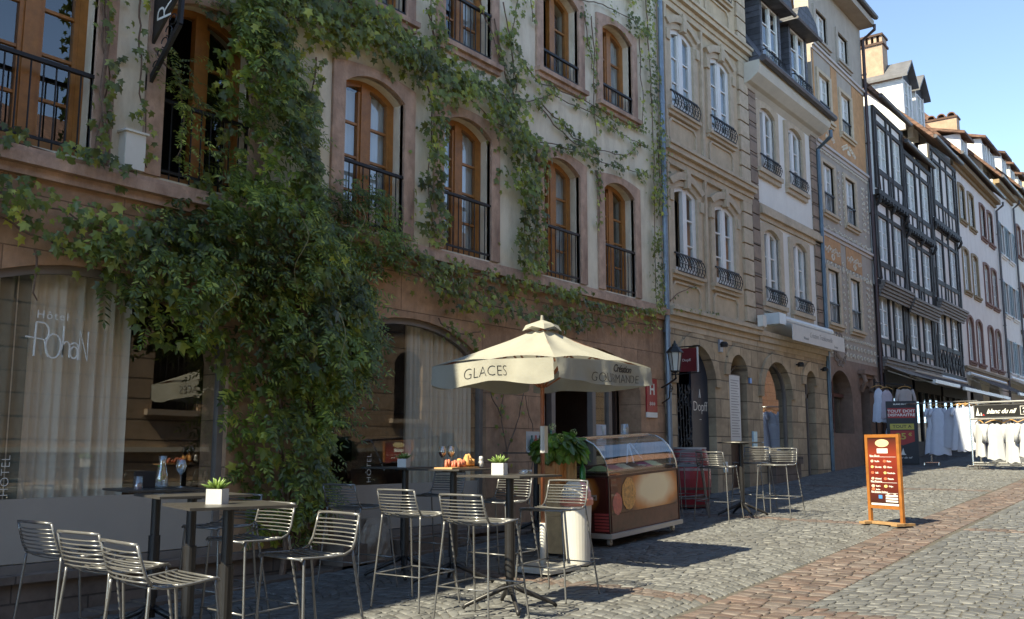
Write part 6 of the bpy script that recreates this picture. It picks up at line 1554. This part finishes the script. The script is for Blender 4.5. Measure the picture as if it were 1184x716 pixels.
# clothes hung in the shop front at the left
R3 = thing('clothes_rail','dark rail across the shop front under the awning','clothes rail',(27.0,7.4,gz(27)+1.5)); m = MB(); m.tube([(26.85,7.75,gz(27)+1.56),(27.3,6.9,gz(27)+1.56)],.016,6); m.tube([(26.85,7.75,gz(27)+.02),(26.85,7.75,gz(27)+2.3)],.025,6); m.tube([(27.3,6.9,gz(27)+.02),(27.3,6.9,gz(27)+2.1)],.02,6); m.tube([(26.85,7.75,gz(27)+2.2),(27.3,6.9,gz(27)+2.1)],.016,6); part('frame', m, M_iron, R3)
for k,(x,y_,z,kd,h_,w_,mm,lb) in enumerate(((26.88,7.66,gz(27)+2.15,'dress',.95,.30,M_bcloth,'narrow bluish dress hanging high at the left of the clothes shop'),(26.98,7.48,gz(27)+2.1,'dress',.8,.36,mat('pale_pink_cloth',(.5,.42,.46),.9,.1),'pale pinkish top hanging high beside the bluish dress'),(27.2,7.05,gz(27)+2.12,'shirt',.62,.50,mat('taupe_cloth',(.40,.34,.32),.9,.1),'taupe jacket hanging high in the clothes shop front'),(27.0,7.38,gz(27)+1.5,'dress',1.05,.34,M_bcloth,'bluish dress on the lower rail left of the sale banner'),(27.1,7.2,gz(27)+1.5,'dress',1.1,.38,M_bcloth,'wider bluish dress on the lower rail beside the sale banner'))):
    garment(lb,(x,y_,z),-.9,kd,h_,w_,mm,'clothes in the shaded shop front',)
# sale banner
B0 = Vector((26.48,7.38,0)); B1 = Vector((26.68,6.66,0)); d3=(B1-B0).normalized(); a3=math.atan2(d3.y,d3.x); L3=(B1-B0).length
SB = thing('sale_banner','tall black roll-up banner with red and yellow sale lettering','banner',(B0.x,B0.y,gz(B0.x)+.02),a3)
m = MB(); m.box(0,L3,-.06,.06,0,.07); m.box(L3*.5-.015,L3*.5+.015,.02,.04,.07,1.95); part('stand', m, M_iron, SB, world=False)
m = MB(); m.box(0,L3,-.012,.0,.07,1.98); cl = part('cloth', m, mat('navy_black_banner',(.012,.014,.022),.5,.05), SB, world=False)
m = MB(); m.box(.04,L3-.04,-.0145,-.0121,1.45,1.76); m.box(.08,L3-.08,-.0145,-.0121,.86,1.06); m.prism([(.08,.86),(.08,.72),(L3/2,.60),(L3-.08,.72),(L3-.08,.86)],-.0145,-.0121); part('red_field', m, mat('sale_red',(.45,.03,.03),.5,.05), cl, world=False)
m = MB(); m.box(.08,L3-.08,-.0146,-.0120,1.09,1.27); part('yellow_field', m, mat('sale_yellow',(.55,.45,.08),.5,.05), cl, world=False)
tx = MB()
for s,z,sz in (('TOUT DOIT',1.66,.125),('DISPARAITRE',1.54,.115),('BLANC DU NIL',1.88,.055)): q=text_mb(s,sz,.001,.003); place(q,(L3/2,-.0155,z),(1,0,0),(0,0,1)); tx.add(q.v,q.f)
q=text_mb('blanc du nil',.085,.001,.001,1,.4); place(q,(L3/2,-.0135,.22),(1,0,0),(0,0,1)); tx.add(q.v,q.f); tx.add([(L3/2-.07,-.0135,.30),(L3/2+.07,-.0135,.30),(L3/2+.03,-.0135,.36),(L3/2,-.0135,.52)],[(0,1,2,3)]); part('white_lettering', tx, M_letter, cl, world=False)
q=text_mb('TOUT A',.125,.001,.002); place(q,(L3/2,-.0155,1.18),(1,0,0),(0,0,1)); part('black_lettering', q, M_black, cl, world=False)
q=text_mb('25',.27,.001,.006); place(q,(L3/2-.04,-.0155,.87),(1,0,0),(0,0,1)); q2=text_mb('€',.13,.001,.004); place(q2,(L3/2+.19,-.0155,.93),(1,0,0),(0,0,1)); q.add(q2.v,q2.f); part('yellow_lettering', q, MATS['sale_yellow'], cl, world=False)
SB.scale = (1,1,.84)
# awnings
def awning(label, x0, x1, z1, z0, out, m, cat='awning', val=.0):
    t = thing('shop_awning', label, cat, (x0,W,z0)); q = MB()
    n = int((x1-x0)/.2); vs=[]
    for i in range(n+1):
        x=x0+(x1-x0)*i/n; sg=.02*math.sin(i*.9)
        for k in range(5): s=k/4; vs.append((x,W-.12-out*s,z1+(z0-z1)*s-.05*math.sin(PI*s)+sg*s*(1-s)*2))
    q.add(vs,[(i*5+k,(i+1)*5+k,(i+1)*5+k+1,i*5+k+1) for i in range(n) for k in range(4)]); part('canvas', q, m, t, smooth=True)
    q = MB(); q.box(x0,x1,W-.18-out,W-.10-out,z0-.08,z0+.02); q.tube([(x0,W-.12,z1+.05),(x1,W-.12,z1+.05)],.07,8)
    part('front_bar', q, M_wht, t)
    for x in (x0+.3,x1-.3):
        q = MB(); q.bar((x,W-.03,z1-.12),(x+.5,W-.12-out*.5,(z1+z0)/2-.18),.03,.03); q.bar((x+.5,W-.12-out*.5,(z1+z0)/2-.18),(x,W-.12-out,z0-.04),.03,.03); part('arm', q, M_wht, t)
    if val: q = MB(); q.box(x0,x1,W-.19-out,W-.182-out,z0-.08-val,z0-.04); part('valance', q, m, t)
M_awn1 = mat('brown_awning_canvas',(.20,.165,.14),.9,.12,4,stain=.4,streak=3,stain_col=(.42,.36,.3)); M_awn2 = mat('dark_brown_awning_canvas',(.075,.055,.05),.9,.15,4); M_awn3 = mat('pale_awning_canvas',(.55,.46,.38),.9,.1,4)
awning('brown striped awning over the clothes shop, next to the orange house', 28.15, 31.1, 3.95, 3.45, 1.3, M_awn1)
awning('dark brown awning over the second shop front', 31.3, 38.6, 3.95, 3.40, 1.4, M_awn2)
awning('long dark awning above the sunny clothes rack', 39.3, 46.5, 4.35, 3.6, 1.6, M_awn2)
awning('pale awning at the right edge of the view', 47.8, 55.5, 4.7, 3.8, 1.8, M_awn3)
# shop fronts: posts, glazed leaves and a lit white wall behind
for x0,x1,lb in ((28.2,31.1,'dark timber shop front with open doors behind the hanging clothes'),(31.4,34.7,'dark glazed shop front behind the shaded dresses'),(35.0,38.7,'dark glazed shop front between the awnings')):
    t = thing('storefront', lb, 'shop front', (x0,W-.02,gz(x0))); q = MB()
    for i in range(5):
        x = x0+(x1-x0-.14)*i/4; q.box(x,x+.14,W-.10,W-.003,gz(x)-.1,3.7)
    q.box(x0,x1,W-.12,W-.004,3.35,3.85); q.box(x0,x1,W-.09,W-.0035,gz(x0)-.1,gz(x0)+.45); part('frame', q, M_timber, t)
    g_ = MB(); g_.add([(x0+.1,W-.05,gz(x0)+.4),(x1-.1,W-.05,gz(x0)+.4),(x1-.1,W-.05,3.4),(x0+.1,W-.05,3.4)],[(0,1,2,3)]); part('pane', g_, M_pane, t)
    w_ = MB()
    for k in range(3): w_.box(x0+.3+k*.9,x0+.85+k*.9,W+.5,W+.55,gz(x0)+.6,2.9)
    part('display', w_, mat('shop_display_white',(.55,.55,.56),.8,.3,6), t)
